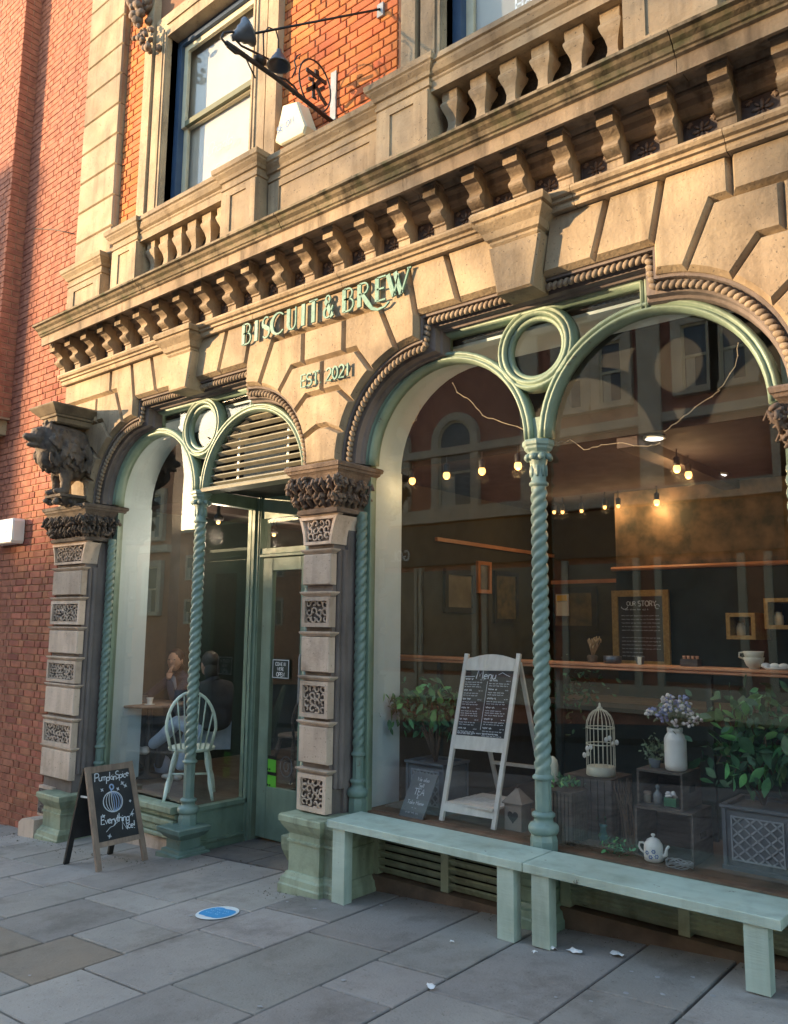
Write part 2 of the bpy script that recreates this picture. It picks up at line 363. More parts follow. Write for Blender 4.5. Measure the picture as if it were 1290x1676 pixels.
for i in range(len(xs)-1):
    a, b = xs[i], xs[i+1]
    js = joints.get(a)
    if js is None: js = []; y = .1-R.random()*.5; 
    if not js:
        y = -.15-R.random()*.4
        while y > -2.4: js.append(y); y -= .4+R.random()*.45
    js = sorted(js, reverse=True); y = js[-1]-.5
    while y > -4.1: js.append(y); y -= .45+R.random()*.4
    ys = [.42]+js+[-4.45]
    for k in range(len(ys)-1):
        mb = MB(); g = .0075; t = R.uniform(-.003, .003); x0, x1, y1, y0 = a+g, b-g, ys[k]-g, ys[k+1]+g
        if y1-y0 < .05: continue
        e = .005; vs = []
        for (zz, ee) in ((-.06, 0), (-.006, 0), (0, e)):
            for (x, y) in ((x0+ee, y0+ee), (x1-ee, y0+ee), (x1-ee, y1-ee), (x0+ee, y1-ee)): vs.append((x, y, gz(x)+zz+t))
        fs = [(8, 9, 10, 11)]+[(4*q+j, 4*q+(j+1) % 4, 4*q+4+(j+1) % 4, 4*q+4+j) for q in range(2) for j in range(4)]
        mb.add(vs, fs); brown = (a == -4.745 and abs(ys[k]+1.285) < .01) or (a in (-5.425,) and k == 3)
        part(mb, 'paving_slab', SLABB if brown else SLAB, pave)
# porch slabs
for (x0, x1, y0, y1) in ((-5.85, -5.2, .43, .78), (-5.19, -4.45, .43, .78), (-5.85, -5.45, .79, 1.12), (-5.44, -4.45, .79, 1.12)):
    mb = MB(); gq(mb, x0, x1, y0, y1, .004, -.05); part(mb, 'paving_slab', mat('worn_porch_slab', (.10, .095, .10), (.16, .14, .13), 3, .6, .3, 40) if x0 == -5.85 and y0 == .43 else bpy.data.materials['worn_porch_slab'], pave)
# ================================================================== cafe building
cafe = thing('cafe_building', 'ornate sandstone cafe front with green arched windows, cornice and balustrade', 'building', (-4.2, .3, 0))
PC = [-7.61, -4.21, -.77, 2.67]
acx, ar, acz = .93, .762, 3.05
def so_(u): return acz+sqrt(max(ar*ar-(u-acx)**2, 0))
def soff(u0, u1, n=6): return [(u0+(u1-u0)*i/n, so_(u0+(u1-u0)*i/n)) for i in range(n+1)]
def mir(p): return [(-x, z) for x, z in p]
TOP = 4.352
S5r = [(.168, 3.05), (.170, 3.13)]+soff(.175, .20, 2)
st_center = [[(-x, z) for x, z in reversed(S5r)]+S5r+[(.05, 3.335), (-.05, 3.335)],
    [(-.05, 3.335), (.05, 3.335)]+soff(.20, .30, 3)+[(.165, 3.595), (-.165, 3.595)]+[(-x, z) for x, z in reversed(soff(.20, .30, 3))],
    [(-.215, 3.855), (.215, 3.855), (.215, 4.12), (-.215, 4.12)], [(-.46, 4.12), (.46, 4.12), (.46, TOP), (-.46, TOP)]]
st_side = [[(0, 3.595), (.165, 3.595)]+soff(.30, .485, 4)+[(.335, 3.855), (0, 3.855)],
    [(.215, 3.855), (.335, 3.855)]+soff(.485, .715, 5)+[(.56, 4.12), (.215, 4.12)],
    [(.46, 4.12), (.56, 4.12)]+soff(.715, .89, 4)+[(.89, 3.985), (.815, TOP), (.46, TOP)],
    [(.89, 3.985), (1.245, 3.985), (1.14, TOP), (.815, TOP)], [(1.245, 3.985), (1.59, 3.985), (1.53, TOP), (1.14, TOP)]]
def clip(poly, xm):      # keep x>=xm
    out = []
    for i in range(len(poly)):
        a = poly[i-1]; b = poly[i]
        if (a[0] >= xm) != (b[0] >= xm): t = (xm-a[0])/(b[0]-a[0]); out.append((xm, a[1]+t*(b[1]-a[1])))
        if b[0] >= xm: out.append(b)
    return out
def stone(poly, P, y=.15):
    poly = [(P+u, z) for u, z in poly]
    if P < -7: poly = clip(poly, -8.04)
    if len(poly) < 3: return
    part(MB().prism(poly, y+R.uniform(-.003, .003), .30, .024, y+.042), 'stone', STONE, cafe)
for P in PC:
    for s in st_center: stone(s, P)
    for s in st_side:
        stone(s, P)
        if P > -7: stone(mir(s), P)
        elif s[0][0] < .25: stone(mir(s), P)
stone([(-.46, 4.12), (-.44, 4.352), (-.46, 4.352)], 0) if 0 else None
part(MB().box(-8.04, -8.0, .165, .3, 3.06, TOP), 'stone', STONE, cafe)
# key stones with console cap
for K in (-5.91, -2.49, .95):
    poly = [(K-.125, 3.90), (K+.125, 3.90), (K+.185, 4.22), (K-.185, 4.22)]
    part(MB().prism(poly, .06, .30, .012, .075), 'keystone', STONE, cafe)
    pr = [(4.20, -.03), (4.235, .0), (4.25, .0), (4.26, .02), (4.30, .035), (4.345, .075), (4.355, .08), (4.36, .065), (4.375, .065), (4.38, .085), (4.41, .095), (4.43, .085)]
    part(MB().loft(K-.17, K+.17, .06, .3, pr), 'keystone_cap', STONE, cafe)
# core wall above, jamb backing, soffit reveals
XL, XR = -8.04, 3.4
mb = MB().box(XL, XR, .165, .6, TOP+.001, 4.80); part(mb, 'entablature_core', STONEG, cafe)
# architrave (bed course)
pa = [(.3, 4.335), (.112, 4.335), (.105, 4.35), (.105, 4.372), (.085, 4.376), (.085, 4.395), (.062, 4.402), (.05, 4.42), (.055, 4.438), (.08, 4.447), (.3, 4.447)]
x = XL; jx = [-7.0, -4.98, -3.98, -2.1, -1.23, .2, 1.7]
for a, b in zip([XL]+jx, jx+[XR]):
    part(MB().sweepx(pa, a+.002, b-.002), 'string_course', STONE, cafe)
# cornice in lengths
pcn = [(.6, 4.757), (.10, 4.757), (.10, 4.735), (.04, 4.725), (.02, 4.750), (-.105, 4.750), (-.118, 4.702), (-.140, 4.702), (-.143, 4.788), (-.165, 4.794), (-.168, 4.806), (-.18, 4.811), (-.19, 4.836), (-.215, 4.851), (-.225, 4.868), (-.25, 4.874), (-.25, 4.892), (-.1, 4.915), (.6, 4.915)]
low = [p for p in pcn[:10]]+[(-.10, 4.794), (.6, 4.794)]
crown = [(.6, 4.795), (-.10, 4.795)]+pcn[9:]
cj = [-6.9, -5.35, -3.98, -3.2, -1.38, .3, 1.9]
for a, b in zip([XL]+cj, cj+[XR]):
    part(MB().sweepx(low, a+.0015, b-.0015), 'cornice', STONEC, cafe)
cj2 = [-6.2, -4.35, -1.38, .5, 2.2]
for a, b in zip([XL-.0]+cj2, cj2+[XR]):
    o = part(MB().sweepx(crown, a+.003, b-.003), 'cornice_crown', CROWN, cafe)
# brackets (scroll profile) and floral tiles
def brk():
    pts = [(.16, 4.449), (.070, 4.449), (.068, 4.490), (.055, 4.494), (.053, 4.504), (.062, 4.508)]
    pts += [(.060-.085*t-.034*sin(2*pi*t), 4.508+.135*t) for t in [k/14 for k in range(1, 14)]]     # scroll: belly below, hollow above
    pts += [(-.022, 4.645), (-.058, 4.650), (-.060, 4.722), (.16, 4.722)]
    return pts
bme = MB().sweepx(brk(), 0, .098).mesh('bracket'); fixn(bme); bme.materials.append(STONEC)
bcap = MB().box(-.008, .106, -.066, .15, 4.722, 4.738).mesh('cap'); bcap.materials.append(STONEC)
TILEB = mat('dark_floral_tile', (.06, .05, .055), (.09, .07, .065), 20, .6, .2)
TILEF = mat('tile_flower', (.22, .165, .13), (.15, .11, .09), 20, .7, .2)
fl = MB()
for k in range(8):
    a = k*pi/4; M = Euler((0, a, 0)).to_matrix(); rr = .03 if k % 2 == 0 else .036
    fl.ell(Vector((0, 0, 0))+M@Vector((rr, 0, 0)), .026 if k % 2 == 0 else .02, .008, .011 if k % 2 == 0 else .007, M, 6, 4)
fl.ell((0, -.006, 0), .009, .009, .009, None, 6, 4)
for sx in (-1, 1):
    for sz in (-1, 1):
        for k in range(3):
            M = Euler((0, pi/4*sx*sz+(k-1)*.7, 0)).to_matrix(); fl.ell((sx*.064, 0, sz*.052), .022, .006, .007, M, 6, 4)
flme = fl.mesh('tile_flower'); flme.materials.append(TILEF)
tb = MB().box(-.085, .085, .150, .164, 4.449, 4.60).mesh('floral_tile'); tb.materials.append(TILEB)
for i in range(37):
    xb = -8.015+.3072*i
    if xb > XR-.1: break
    o = inst(bme, 'bracket', cafe, (xb, 0, 0)); inst(bcap, 'bracket_cap', o, (xb, 0, 0))
    if i < 36:
        t = inst(tb, 'floral_tile', cafe, (xb+.203, 0, 0)); inst(flme, 'tile_flower', t, (xb+.203, .146, 4.525))
mb = MB().sweepx([(.164, 4.61), (.12, 4.615), (.11, 4.64), (.09, 4.65), (.09, 4.69), (.05, 4.70), (.05, 4.72), (.164, 4.72)], XL+.002, XR-.002); part(mb, 'bed_moulding', STONEC, cafe)

# ------------------------------------------------------------------ rope mouldings + hollow reveals
def rope(path, r=.023, y=.225, pitch=.038):
    pts = [Vector(p) for p in path]; mb = MB(); L = [0]
    for i in range(1, len(pts)): L.append(L[-1]+(pts[i]-pts[i-1]).length)
    s_ = pitch/2
    while s_ < L[-1]:
        i = next(k for k in range(1, len(L)) if L[k] >= s_); t = (s_-L[i-1])/(L[i]-L[i-1]); p = pts[i-1].lerp(pts[i], t); d = (pts[i]-pts[i-1]).normalized()
        a = math.atan2(d.y, d.x); M = Euler((0, -a+.62, 0)).to_matrix()
        mb.ell((p.x, y, p.y), pitch*.50, r*.95, r*1.25, M, 8, 6); s_ += pitch
    return mb
hol = [(0, .19), (.0, .30), (-.045, .30), (-.05, .335), (-.075, .34), (-.08, .40), (.03, .40), (.03, .19)]
def opening(u0, u1, mirror, P):
    pass
def bay(K, half, P0, P1):
    # stone soffit path seen from the opening (clockwise from left spring)
    lx, rx = P0+acx, P1-acx
    right_a = arc(rx, acz, ar, 87, 0, 14); left_a = arc(lx, acz, ar, 180, 93, 14)
    path = left_a+[(P0+.89+.0, 3.985), (P1-.89, 3.985)]+right_a
    rp = [(x, z) for x, z in arc(lx, acz, ar-.055, 180, 91, 16)]+[(lx+.012, 3.93)]; rp2 = [(lx+.012, 3.935), (rx-.012, 3.935)]; rp3 = [(rx-.012, 3.93)]+arc(rx, acz, ar-.055, 89, 0, 16)
    for q in (rp, rp2, rp3): part(rope(q), 'rope_moulding', ROPE, cafe)
    prof = [(.0, .205), (-.018, .205), (-.022, .25), (-.085, .262), (-.09, .31), (-.105, .32), (-.115, .395), (.02, .395)]
    part(MB().psweep(path, [(o, y) for o, y in prof]), 'window_surround', STONEG, cafe)
bay(-5.93, 1.42, -7.61, -4.21); bay(-2.525, 1.45, -4.21, -.77); bay(.95, 1.45, -.77, 2.67)
# ------------------------------------------------------------------ piers
def filigree(mb, x0, x1, z0, z1, y, seed, taper=0):
    q = random.Random(seed); w_, h_ = x1-x0, z1-z0; n = max(8, int(w_*h_/.0021))
    cols = max(2, round(w_/.052)); rows = max(2, round(h_/.052))
    for i in range(cols):
        for j in range(rows):
            cx_ = x0+w_*(i+.5)/cols+q.uniform(-.006, .006); cz_ = z0+h_*(j+.5)/rows+q.uniform(-.006, .006)
            a0 = q.uniform(0, 360); sg = q.choice((-1, 1)); pts = []
            for k in range(10):
                a = radians(a0+sg*k*34); rr = .031-.0022*k; pts.append((cx_+rr*cos(a), y, cz_+rr*sin(a)))
            pts = [(min(max(p[0], x0+.003), x1-.003), p[1]+.003*sin(k), min(max(p[2], z0+.003), z1-.003)) for k, p in enumerate(pts)]
            mb.tube(pts, .0068, 5)
def leafband(mb, x0, x1, y0, y1, z0, z1, seed, off=.06, big=.05, right=True):
    """two rows of curled carved leaves round a capital (front, right and left faces)"""
    q = random.Random(seed)
    def clump(c, nx, ny):
        a = math.atan2(ny, nx)
        for k in range(5):
            rot = Euler((q.uniform(-.5, .5), q.uniform(.2, 1.1), a+q.uniform(-.5, .5))).to_matrix(); s_ = big*q.uniform(.55, 1.05)
            p = Vector(c)+Vector((q.uniform(-.03, .03), q.uniform(-.03, .03), q.uniform(-.045, .04)))
            mb.ell(p, s_*.62, s_*.42, s_*.28, rot, 7, 5, .25)
        for k in range(2):
            p0 = Vector(c)+Vector((nx, ny, 0))*-.03+Vector((0, 0, -.07)); p1 = Vector(c)+Vector((nx, ny, 0))*.03+Vector((q.uniform(-.02, .02), q.uniform(-.02, .02), .02)); p2 = p1+Vector((nx, ny, 0))*.018+Vector((0, 0, -.04))
            mb.tube([p0, (p0+p1)/2+Vector((nx, ny, 0))*.012, p1, p2], [.008, .016, .014, .006], 6)
    def row(pa, pb, nx, ny, h):
        n = max(2, int((Vector(pb)-Vector(pa)).length/.062))
        for i in range(n+1):
            p = Vector(pa).lerp(Vector(pb), i/n); clump((p.x, p.y, h+q.uniform(-.012, .012)), nx, ny)
    zt = z0+(z1-z0)*.68; zb = z0+(z1-z0)*.30
    for (h, o) in ((zt, off), (zb, off*.35)):
        row((x0-o, y0-o, 0), (x1+o, y0-o, 0), 0, -1, h)
        row((x1+o, y0-o, 0), (x1+o*.6, y1, 0), 1, 0, h); row((x0-o, y0-o, 0), (x0-o*.6, y1, 0), -1, 0, h)
PLP = [(-.35, .045), (.0, .045)]
def plinth_prof(g, top):
    return [(g-.2, .05), (g+.055, .05), (g+.065, .042), (g+.10, .036), (g+.112, .022), (g+.135, .012), (g+.14, .0), (top-.185, .0), (top-.18, .011), (top-.166, .011), (top-.161, .0), (top-.125, .0), (top-.11, .01), (top-.085, .03), (top-.06, .043), (top-.05, .046), (top-.045, .055), (top-.008, .055), (top, .05)]
def pier(name, P, x0, x1, top, bands, seed, pl, wide=False, carve=CARVE2):
    pr = bpy.data.objects.new(name, None); C.objects.link(pr); attach(pr, cafe)
    Y = .15
    part(MB().box(x0+.012, x1-.012, Y+.028, .41, top-.03, 2.68), 'pier_shaft', STONEG, pr)
    # jamb roll mouldings both sides
    mb = MB()
    for sx, xe in ((1, x1-.012), (-1, x0+.012)):
        if wide and sx < 0: continue
        for (yy, rr) in ((.235, .022), (.285, .032), (.335, .02)):
            mb.lathe((xe+sx*.004, yy, 0), [(rr, top+.17), (rr, 2.42)], 12)
        mb.box(*(sorted((xe, xe+sx*.03))), .30, .405, top-.02, 2.68)
    part(mb, 'jamb_moulding', STONEG, pr)
    n = 0
    for kind, za, zb in bands:
        px0, px1 = x0, x1; splits = [(px0, px1)]
        if wide and kind == 'b' and n == 1: m_ = (px0+px1)/2; splits = [(px0, m_-.002), (m_+.002, px1)]
        if kind == 'b':
            for a, b in splits:
                part(MB().prism([(a, za), (b, za), (b, zb), (a, zb)], Y-.012, .2, .006, Y-.004), 'pier_block', STONEP, pr)
        else:
            fw_ = .022; t = .035 if kind == 't' else 0
            mb = MB()
            if t:
                def sidep(s):  # concave flare
                    return [(s*(((px1-px0)/2)+t*1.6*((i/8)**1.8)), za+(zb-za)*i/8) for i in range(9)]
                cx_ = (px0+px1)/2; out = [(cx_+u, z) for u, z in sidep(1)]+[(cx_+u, z) for u, z in reversed(sidep(-1))]
                mb.prism(out, Y+.018, .38 if not wide else .30); 
                mb.psweep(out, [(0, Y-.012), (fw_, Y-.012), (fw_, Y+.02), (0, Y+.02)], True)
            else:
                mb.prism([(px0, za), (px1, za), (px1, zb), (px0, zb)], Y+.014, .2)
                mb.psweep([(px0, za), (px1, za), (px1, zb), (px0, zb)], [(0, Y-.014), (fw_+.008, Y-.014), (fw_+.008, Y+.016), (0, Y+.016)], True)
            o = part(mb, 'panel_frame', STONEP, pr)
            f = MB(); filigree(f, px0+.03, px1-.03, za+.03, zb-.028, Y+.002, seed+n); part(f, 'carved_tracery', STONEP, o)
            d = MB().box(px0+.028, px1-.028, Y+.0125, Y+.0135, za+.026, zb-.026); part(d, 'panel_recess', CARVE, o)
        # ledge moulding above & below
        led = [(zb+.004, -.002), (zb+.012, .004), (zb+.022, .016), (zb+.03, .02), (zb+.036, .02), (zb+.038, .0)]
        part(MB().loft(px0-(.05 if kind == 't' else 0), px1+(.05 if kind == 't' else 0), Y, .2, led), 'ledge_moulding', STONEP, pr)
        n += 1
    # capital
    cz0, cz1 = 2.705, 3.05
    c = part(MB().loft(x0-.03, x1+.06, Y-.02, .43, [(2.675, .0), (2.68, .015), (2.70, .02), (2.712, .012), (2.72, -.01), (2.80, -.005), (2.90, .03), (2.955, .06), (2.957, .0)]), 'capital', carve, pr)
    part(MB().loft(x0-.03, x1+.06, Y-.02, .43, [(2.952, .05), (2.968, .065), (2.975, .075), (2.992, .08), (2.996, .09), (3.02, .095), (3.03, .085), (3.032, .06)]), 'capital_abacus', carve, c)
    mb = MB(); leafband(mb, x0-.03, x1+.06, Y-.02, .42, 2.72, 2.96, seed); part(mb, 'carved_leaves', carve, c)
    # plinth
    g = gz(x0); 
    for k_, (a, b, y0, y1) in enumerate(pl):
        part(MB().loft(a, b, y0, y1, plinth_prof(g+.003*k_, top-.005*k_)), 'plinth', GREENP, pr)
    return pr
bC = [('c', .60, .85), ('b', .925, 1.175), ('c', 1.235, 1.485), ('b', 1.55, 1.795), ('c', 1.865, 2.08), ('b', 2.165, 2.385), ('t', 2.455, 2.66)]
pier('pier', -4.21, -4.345, -4.065, .588, bC, 11, [(-4.325, -4.03, .055, .30), (-4.20, -3.84, .10, .385)])
bL = [('c', 2.48-1.88, 2.48-1.63)]
def s_(v): return v
bL = [('b', .40, .66), ('c', .70, .93), ('b', 1.0, 1.25), ('c', 1.30, 1.51), ('b', 1.58, 1.80), ('c', 1.86, 2.09), ('b', 2.15, 2.385), ('t', 2.455, 2.66)]
pL = pier('pier', -7.61, -8.0, -7.45, .285, bL, 31, [(-7.72, -7.40, .055, .38)], wide=True, carve=CARVE)
pier('pier', -.77, -.95, -.63, .62, [(k, z0+.03 if i == 0 else z0, z1) for i, (k, z0, z1) in enumerate(bC)], 51, [(-.9, -.60, .055, .30)], carve=CARVE2)
pier('pier', 2.67, 2.53, 2.81, .75, [(k, z0, z1) for k, z0, z1 in bC[1:]], 71, [(2.5, 2.85, .055, .30)])
# left end : vent grille stone and base block beside the plinth
o = part(MB().box(-8.0, -7.74, .14, .3, .02, .30), 'stone', STONEP, cafe)
f = MB(); filigree(f, -7.97, -7.79, .05, .27, .13, 5); part(f, 'carved_tracery', STONEG, o)
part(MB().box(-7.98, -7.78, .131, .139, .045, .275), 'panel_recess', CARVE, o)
part(MB().prism([(-8.08, -.3), (-7.78, -.3), (-7.78, .02), (-7.86, .03), (-8.02, .0), (-8.08, -.04)], .0, .3), 'base_stone', STONEP, cafe)
part(MB().loft(-4.60, -4.40, .34, .5, [(-.1, .0), (.16, .0), (.17, .02), (.25, .05), (.29, .055), (.345, .055), (.35, .05)]), 'plinth', GREENP, cafe)

# ------------------------------------------------------------------ green cast tracery
YF = .39
def twist(mb, c, z0, z1, r, turns, starts=3, n=24, amp=.16, hand=1):
    st = int((z1-z0)/.008); vs = []; fs = []
    for j in range(st+1):
        z = z0+(z1-z0)*j/st; e = min(1, min(z-z0, z1-z)/.05)
        for i in range(n):
            a = 2*pi*i/n; ph = starts*a-hand*2*pi*turns*starts*(z-z0)/(z1-z0); rr = r*(1+amp*e*(abs(cos(ph/2))*2-1.15)); vs.append((c[0]+rr*cos(a), c[1]+rr*sin(a), z))
    for j in range(st):
        for i in range(n): k = (i+1) % n; fs.append((j*n+i, j*n+k, (j+1)*n+k, (j+1)*n+i))
    mb.add(vs, fs, True)
def colonette(name, x, y, zb, r, twz0, twz1, cap=True, cr=1.0, hand=1, topz=3.05, mt=TEAL):
    e = bpy.data.objects.new(name, None); C.objects.link(e); attach(e, cafe)
    mb = MB(); twist(mb, (x, y), twz0, twz1, r, (twz1-twz0)/.20, 3, amp=.17, hand=hand); part(mb, 'twisted_shaft', mt, e)
    o8 = pi/8
    mb = MB().lathe((x, y, 0), [(r*1.7, zb), (r*1.75, zb+.08), (r*1.55, zb+.115)], 8, False, ph=o8)
    mb.lathe((x, y, 0), [(r*1.25, zb+.11), (r*1.75, zb+.118), (r*1.95, zb+.135), (r*1.95, zb+.155), (r*1.7, zb+.172), (r*1.25, zb+.18), (r*1.2, zb+.205), (r*1.5, zb+.215), (r*1.5, zb+.228), (r*1.15, zb+.24)], 20)
    mb.lathe((x, y, 0), [(r*1.05, zb+.235), (r*1.05, twz0-.02)], 8, False, ph=o8)
    mb.lathe((x, y, 0), [(r*.9, twz0-.035), (r*1.35, twz0-.025), (r*1.35, twz0-.012), (r*1.0, twz0+.002)], 16); part(mb, 'column_base', mt, e)
    if cap:
        mb = MB().lathe((x, y, 0), [(r*.95, twz1-.01), (r*1.3, twz1), (r*1.3, twz1+.015), (r*1.0, twz1+.025), (r*1.0, twz1+.10), (r*1.15, topz-.14), (r*1.5, topz-.07)], 16)
        mb.lathe((x, y, 0), [(r*1.5, topz-.075), (r*1.9, topz-.055), (r*1.95, topz-.04), (r*2.15, topz-.03), (r*2.2, topz-.012), (r*2.1, topz)], 8, False, ph=o8)
        q = random.Random(int(x*100)); 
        for k in range(8):
            a = k*pi/4; c = Vector((x+r*1.55*cos(a), y+r*1.55*sin(a), topz-.105)); M = Euler((.5, 0, a-pi/2)).to_matrix()
            mb.ell(c, r*.55, r*.45, r*.5, M, 7, 5, .2)
            mb.ell((x+r*1.0*cos(a+.3), y+r*1.0*sin(a+.3), twz1+.09), r*.3, r*.2, r*.9, None, 6, 4, .3)
        part(mb, 'column_capital', GREEN if mt is TEAL else mt, e)
    return e
MCOL = mat('weathered_column_paint', (.24, .33, .29), (.17, .26, .24), 8, .38, .2, 60, streak=.3, sdark=.7)
colonette('colonette', -3.995, .385, .58, .038, 1.0, 2.70, cap=False, hand=1)
colonette('colonette', -1.06, .385, .60, .038, 1.0, 2.70, cap=False, hand=-1)
colonette('colonette', -4.52, .385, .20, .038, .72, 2.70, cap=False, hand=-1)
colonette('colonette', -7.345, .385, .33, .038, .72, 2.70, cap=False, hand=1)
colonette('column', -2.53, .40, .57, .046, 1.02, 2.75, True, hand=1, topz=3.03, mt=MCOL)
colonette('column', -5.945, .40, .18, .046, .735, 2.77, True, hand=1, topz=3.05, mt=MCOL)
colonette('column', .9, .40, .65, .046, 1.1, 2.75, True, topz=3.03, mt=MCOL)
fp = [(.035, YF+.05), (.035, YF-.03), (.022, YF-.045), (.008, YF-.042), (.004, YF-.03), (-.004, YF-.03), (-.01, YF-.045), (-.022, YF-.04), (-.03, YF-.02), (-.036, YF+.0), (-.036, YF+.05)]
def frame(path, sc=1.0, closed=False, name='window_tracery', par=None):
    return part(MB().psweep(path, [(o*sc, y) for o, y in fp], closed, True), name, GREEN, par or cafe)
def tracery(K, half, sp=3.04, left=True):
    a = half/2; e = bpy.data.objects.new('arched_window', None); C.objects.link(e); attach(e, cafe)
    for sg in (-1, 1): frame(arc(K+sg*a, sp, a-.055, 180, 0, 30), 1.0, par=e)
    frame(arc(K, 3.63, .245, 0, 360, 32)[:-1], 1.0, True, 'oculus_frame', e)
    frame([(K-a, 3.70), (K-a, 3.885), (K+a, 3.885), (K+a, 3.70)], .95, par=e)
    part(MB().psweep(arc(K, 3.63, .20, 0, 360, 32)[:-1], [(.02, YF+.03), (.02, YF-.01), (-.0, YF-.02), (-.012, YF-.01), (-.012, YF+.03)], True, True), 'oculus_bead', GREEN, e)
    # spandrel post between arches
    part(MB().prism([(K-.04, 3.02), (K+.04, 3.02), (K+.03, 3.18), (K-.03, 3.18)], YF-.015, YF+.04), 'spandrel', GREEN, e)
    # jamb posts, flat green
    for sg in (-1, 1):
        part(MB().box(*sorted((K+sg*(half-.03), K+sg*(half+.14))), YF+.03, YF+.09, .1, 3.3), 'jamb_post', GREEN, e)
    return e
WM = tracery(-2.525, 1.45); WL = tracery(-5.94, 1.41); WR = tracery(.90, 1.45)
def pane_arch(K, sg, half, zb, par, y=YF+.045, name='glass_pane', g=GLASS):
    a = half/2; c = K+sg*a; r = a-.06
    poly = [(c-r, zb), (c+r, zb)]+arc(c, 3.04, r, 0, 180, 24)
    return part(MB().prism(poly, y, y+.004), name, g, par)
for K, half, par, zb in ((-2.525, 1.45, WM, .62), (.90, 1.45, WR, .68)):
    for sg in (-1, 1): pane_arch(K, sg, half, zb, par)
pane_arch(-5.94, -1, 1.41, .35, WL)
for K, par in ((-2.525, WM), (-5.94, WL), (.9, WR)):
    part(MB().prism(arc(K, 3.63, .2, 0, 360, 28)[:-1], YF+.03, YF+.034), 'glass_pane', GLASS, par)
    for sg in (-1, 1):   # spandrel glass above arches
        a = .7; c = K+sg*.72; p = [(K+sg*.70, 3.72)]+[(c+sg*(-1)*.665*sin(radians(t)), 3.04+.665*cos(radians(t))) for t in (5, 20, 32)]+[(K+sg*.20, 3.78), (K+sg*.15, 3.86), (K+sg*.70, 3.86)]
        part(MB().prism(p, YF+.03, YF+.034), 'glass_pane', GLASS, par)
# ------------------------------------------------------------------ main window stall riser, sill, louvres
def riser(x0, x1, zt, g, par, slat=True):
    e = bpy.data.objects.new('stall_riser', None); C.objects.link(e); attach(e, cafe)
    sp = [(.5, zt), (.33, zt), (.325, zt-.01), (.325, zt-.03), (.335, zt-.036), (.35, zt-.05), (.365, zt-.07), (.5, zt-.07)]
    part(MB().sweepx(sp, x0, x1), 'window_sill', GREEN, e)
    part(MB().box(x0, x1, .375, .5, zt-.11, zt-.071), 'sill_board', GREENP, e)
    part(MB().box(x0+.06, x1-.06, .46, .5, g+.07, zt-.11), 'vent_void', DARK, e)
    for k in range(5):
        zz = zt-.135-k*(zt-.135-g-.10)/4.0; M = Euler((-.9, 0, 0)).to_matrix()
        part(MB().obox(((x0+x1)/2, .405, zz), x1-x0-.12, .046, .014, M), 'louvre_slat', GREENP, e)
    for xx in (x0, x1-.06, (x0+x1)/2-.02): part(MB().box(xx, xx+.06, .385, .47, g, zt-.11), 'riser_post', GREENP, e)
    part(MB().box(x0, x1, .36, .5, g-.3, g+.065), 'base_stone', mat('damp_brown_stone', (.17, .12, .085), (.08, .06, .045), 5, .85, .4, 50) if 'damp_brown_stone' not in bpy.data.materials else bpy.data.materials['damp_brown_stone'], e)
riser(-3.86, -2.64, .585, gz(-3.2), cafe); riser(-2.42, -1.02, .59, gz(-1.7), cafe); riser(-.5, .8, .66, gz(.2), cafe); riser(1.0, 2.4, .7, gz(1.7), cafe)
part(MB().loft(-2.63, -2.43, .27, .45, plinth_prof(gz(-2.6), .575)), 'plinth', GREEN, cafe)
part(MB().loft(.8, 1.0, .27, .45, plinth_prof(gz(.9), .65)), 'plinth', GREEN, cafe)
part(MB().loft(-6.03, -5.84, .26, .46, [(-.3, .06), (.0, .06), (.005, .03), (.03, .028), (.035, .0), (.11, .0), (.125, .02), (.16, .05), (.165, .06), (.20, .062), (.205, .055)]), 'plinth', TEAL, cafe)
# left window stepped sill bands
e = bpy.data.objects.new('stall_riser', None); C.objects.link(e); attach(e, cafe)
for (z0, z1, y) in ((.275, .335, .30), (.225, .27, .345), (.16, .22, .325), (.10, .155, .345), (.06, .098, .33)):
    part(MB().sweepx([(.5, z0), (y+.012, z0), (y, z0+.012), (y, z1-.008), (y+.008, z1), (.5, z1)], -7.38, -6.05), 'sill_moulding', GREENP, e)
part(MB().box(-7.38, -6.05, .36, .5, -.4, .059), 'base_stone', STONEP, e)
# ------------------------------------------------------------------ porch: side screen, ceiling, doors
YD = 1.03
e = bpy.data.objects.new('porch_screen', None); C.objects.link(e); attach(e, cafe)
part(MB().box(-5.955, -5.915, .47, YD-.03, -.1, .30), 'screen_panel', GREEN, e)
part(MB().box(-5.975, -5.895, .45, YD, .30, .335), 'screen_rail', GREEN, e); part(MB().box(-5.965, -5.90, .45, YD, .03, .055), 'screen_moulding', GREEN, e)
part(MB().box(-5.938, -5.932, .46, YD-.03, .335, 3.0), 'glass_pane', GLASS, e)
part(MB().box(-5.97, -5.90, .45, YD, 2.95, 3.06), 'screen_rail', GREEN, e)
mb = MB()
for (a, b, c, d) in ((-5.985, -5.86, YD-.03, YD+.12), (-5.995, -5.95, YD-.045, YD), (-5.93, -5.895, YD-.05, YD), (-5.865, -5.845, YD-.02, YD+.1)): mb.box(a, b, c, d, -.1, 3.06)
part(mb, 'corner_post', GREEN, e)
e = bpy.data.objects.new('entrance', None); C.objects.link(e); attach(e, cafe)
part(MB().box(-5.86, -4.45, .45, YD+.2, 3.06, 3.10), 'porch_ceiling', BLACK, e)
part(MB().box(-4.56, -4.48, .45, YD+.1, -.1, 3.06), 'porch_side', GREEN, e)
part(MB().box(-5.86, -4.5, YD, YD+.06, 2.86, 3.06), 'door_head', GREEN, e)
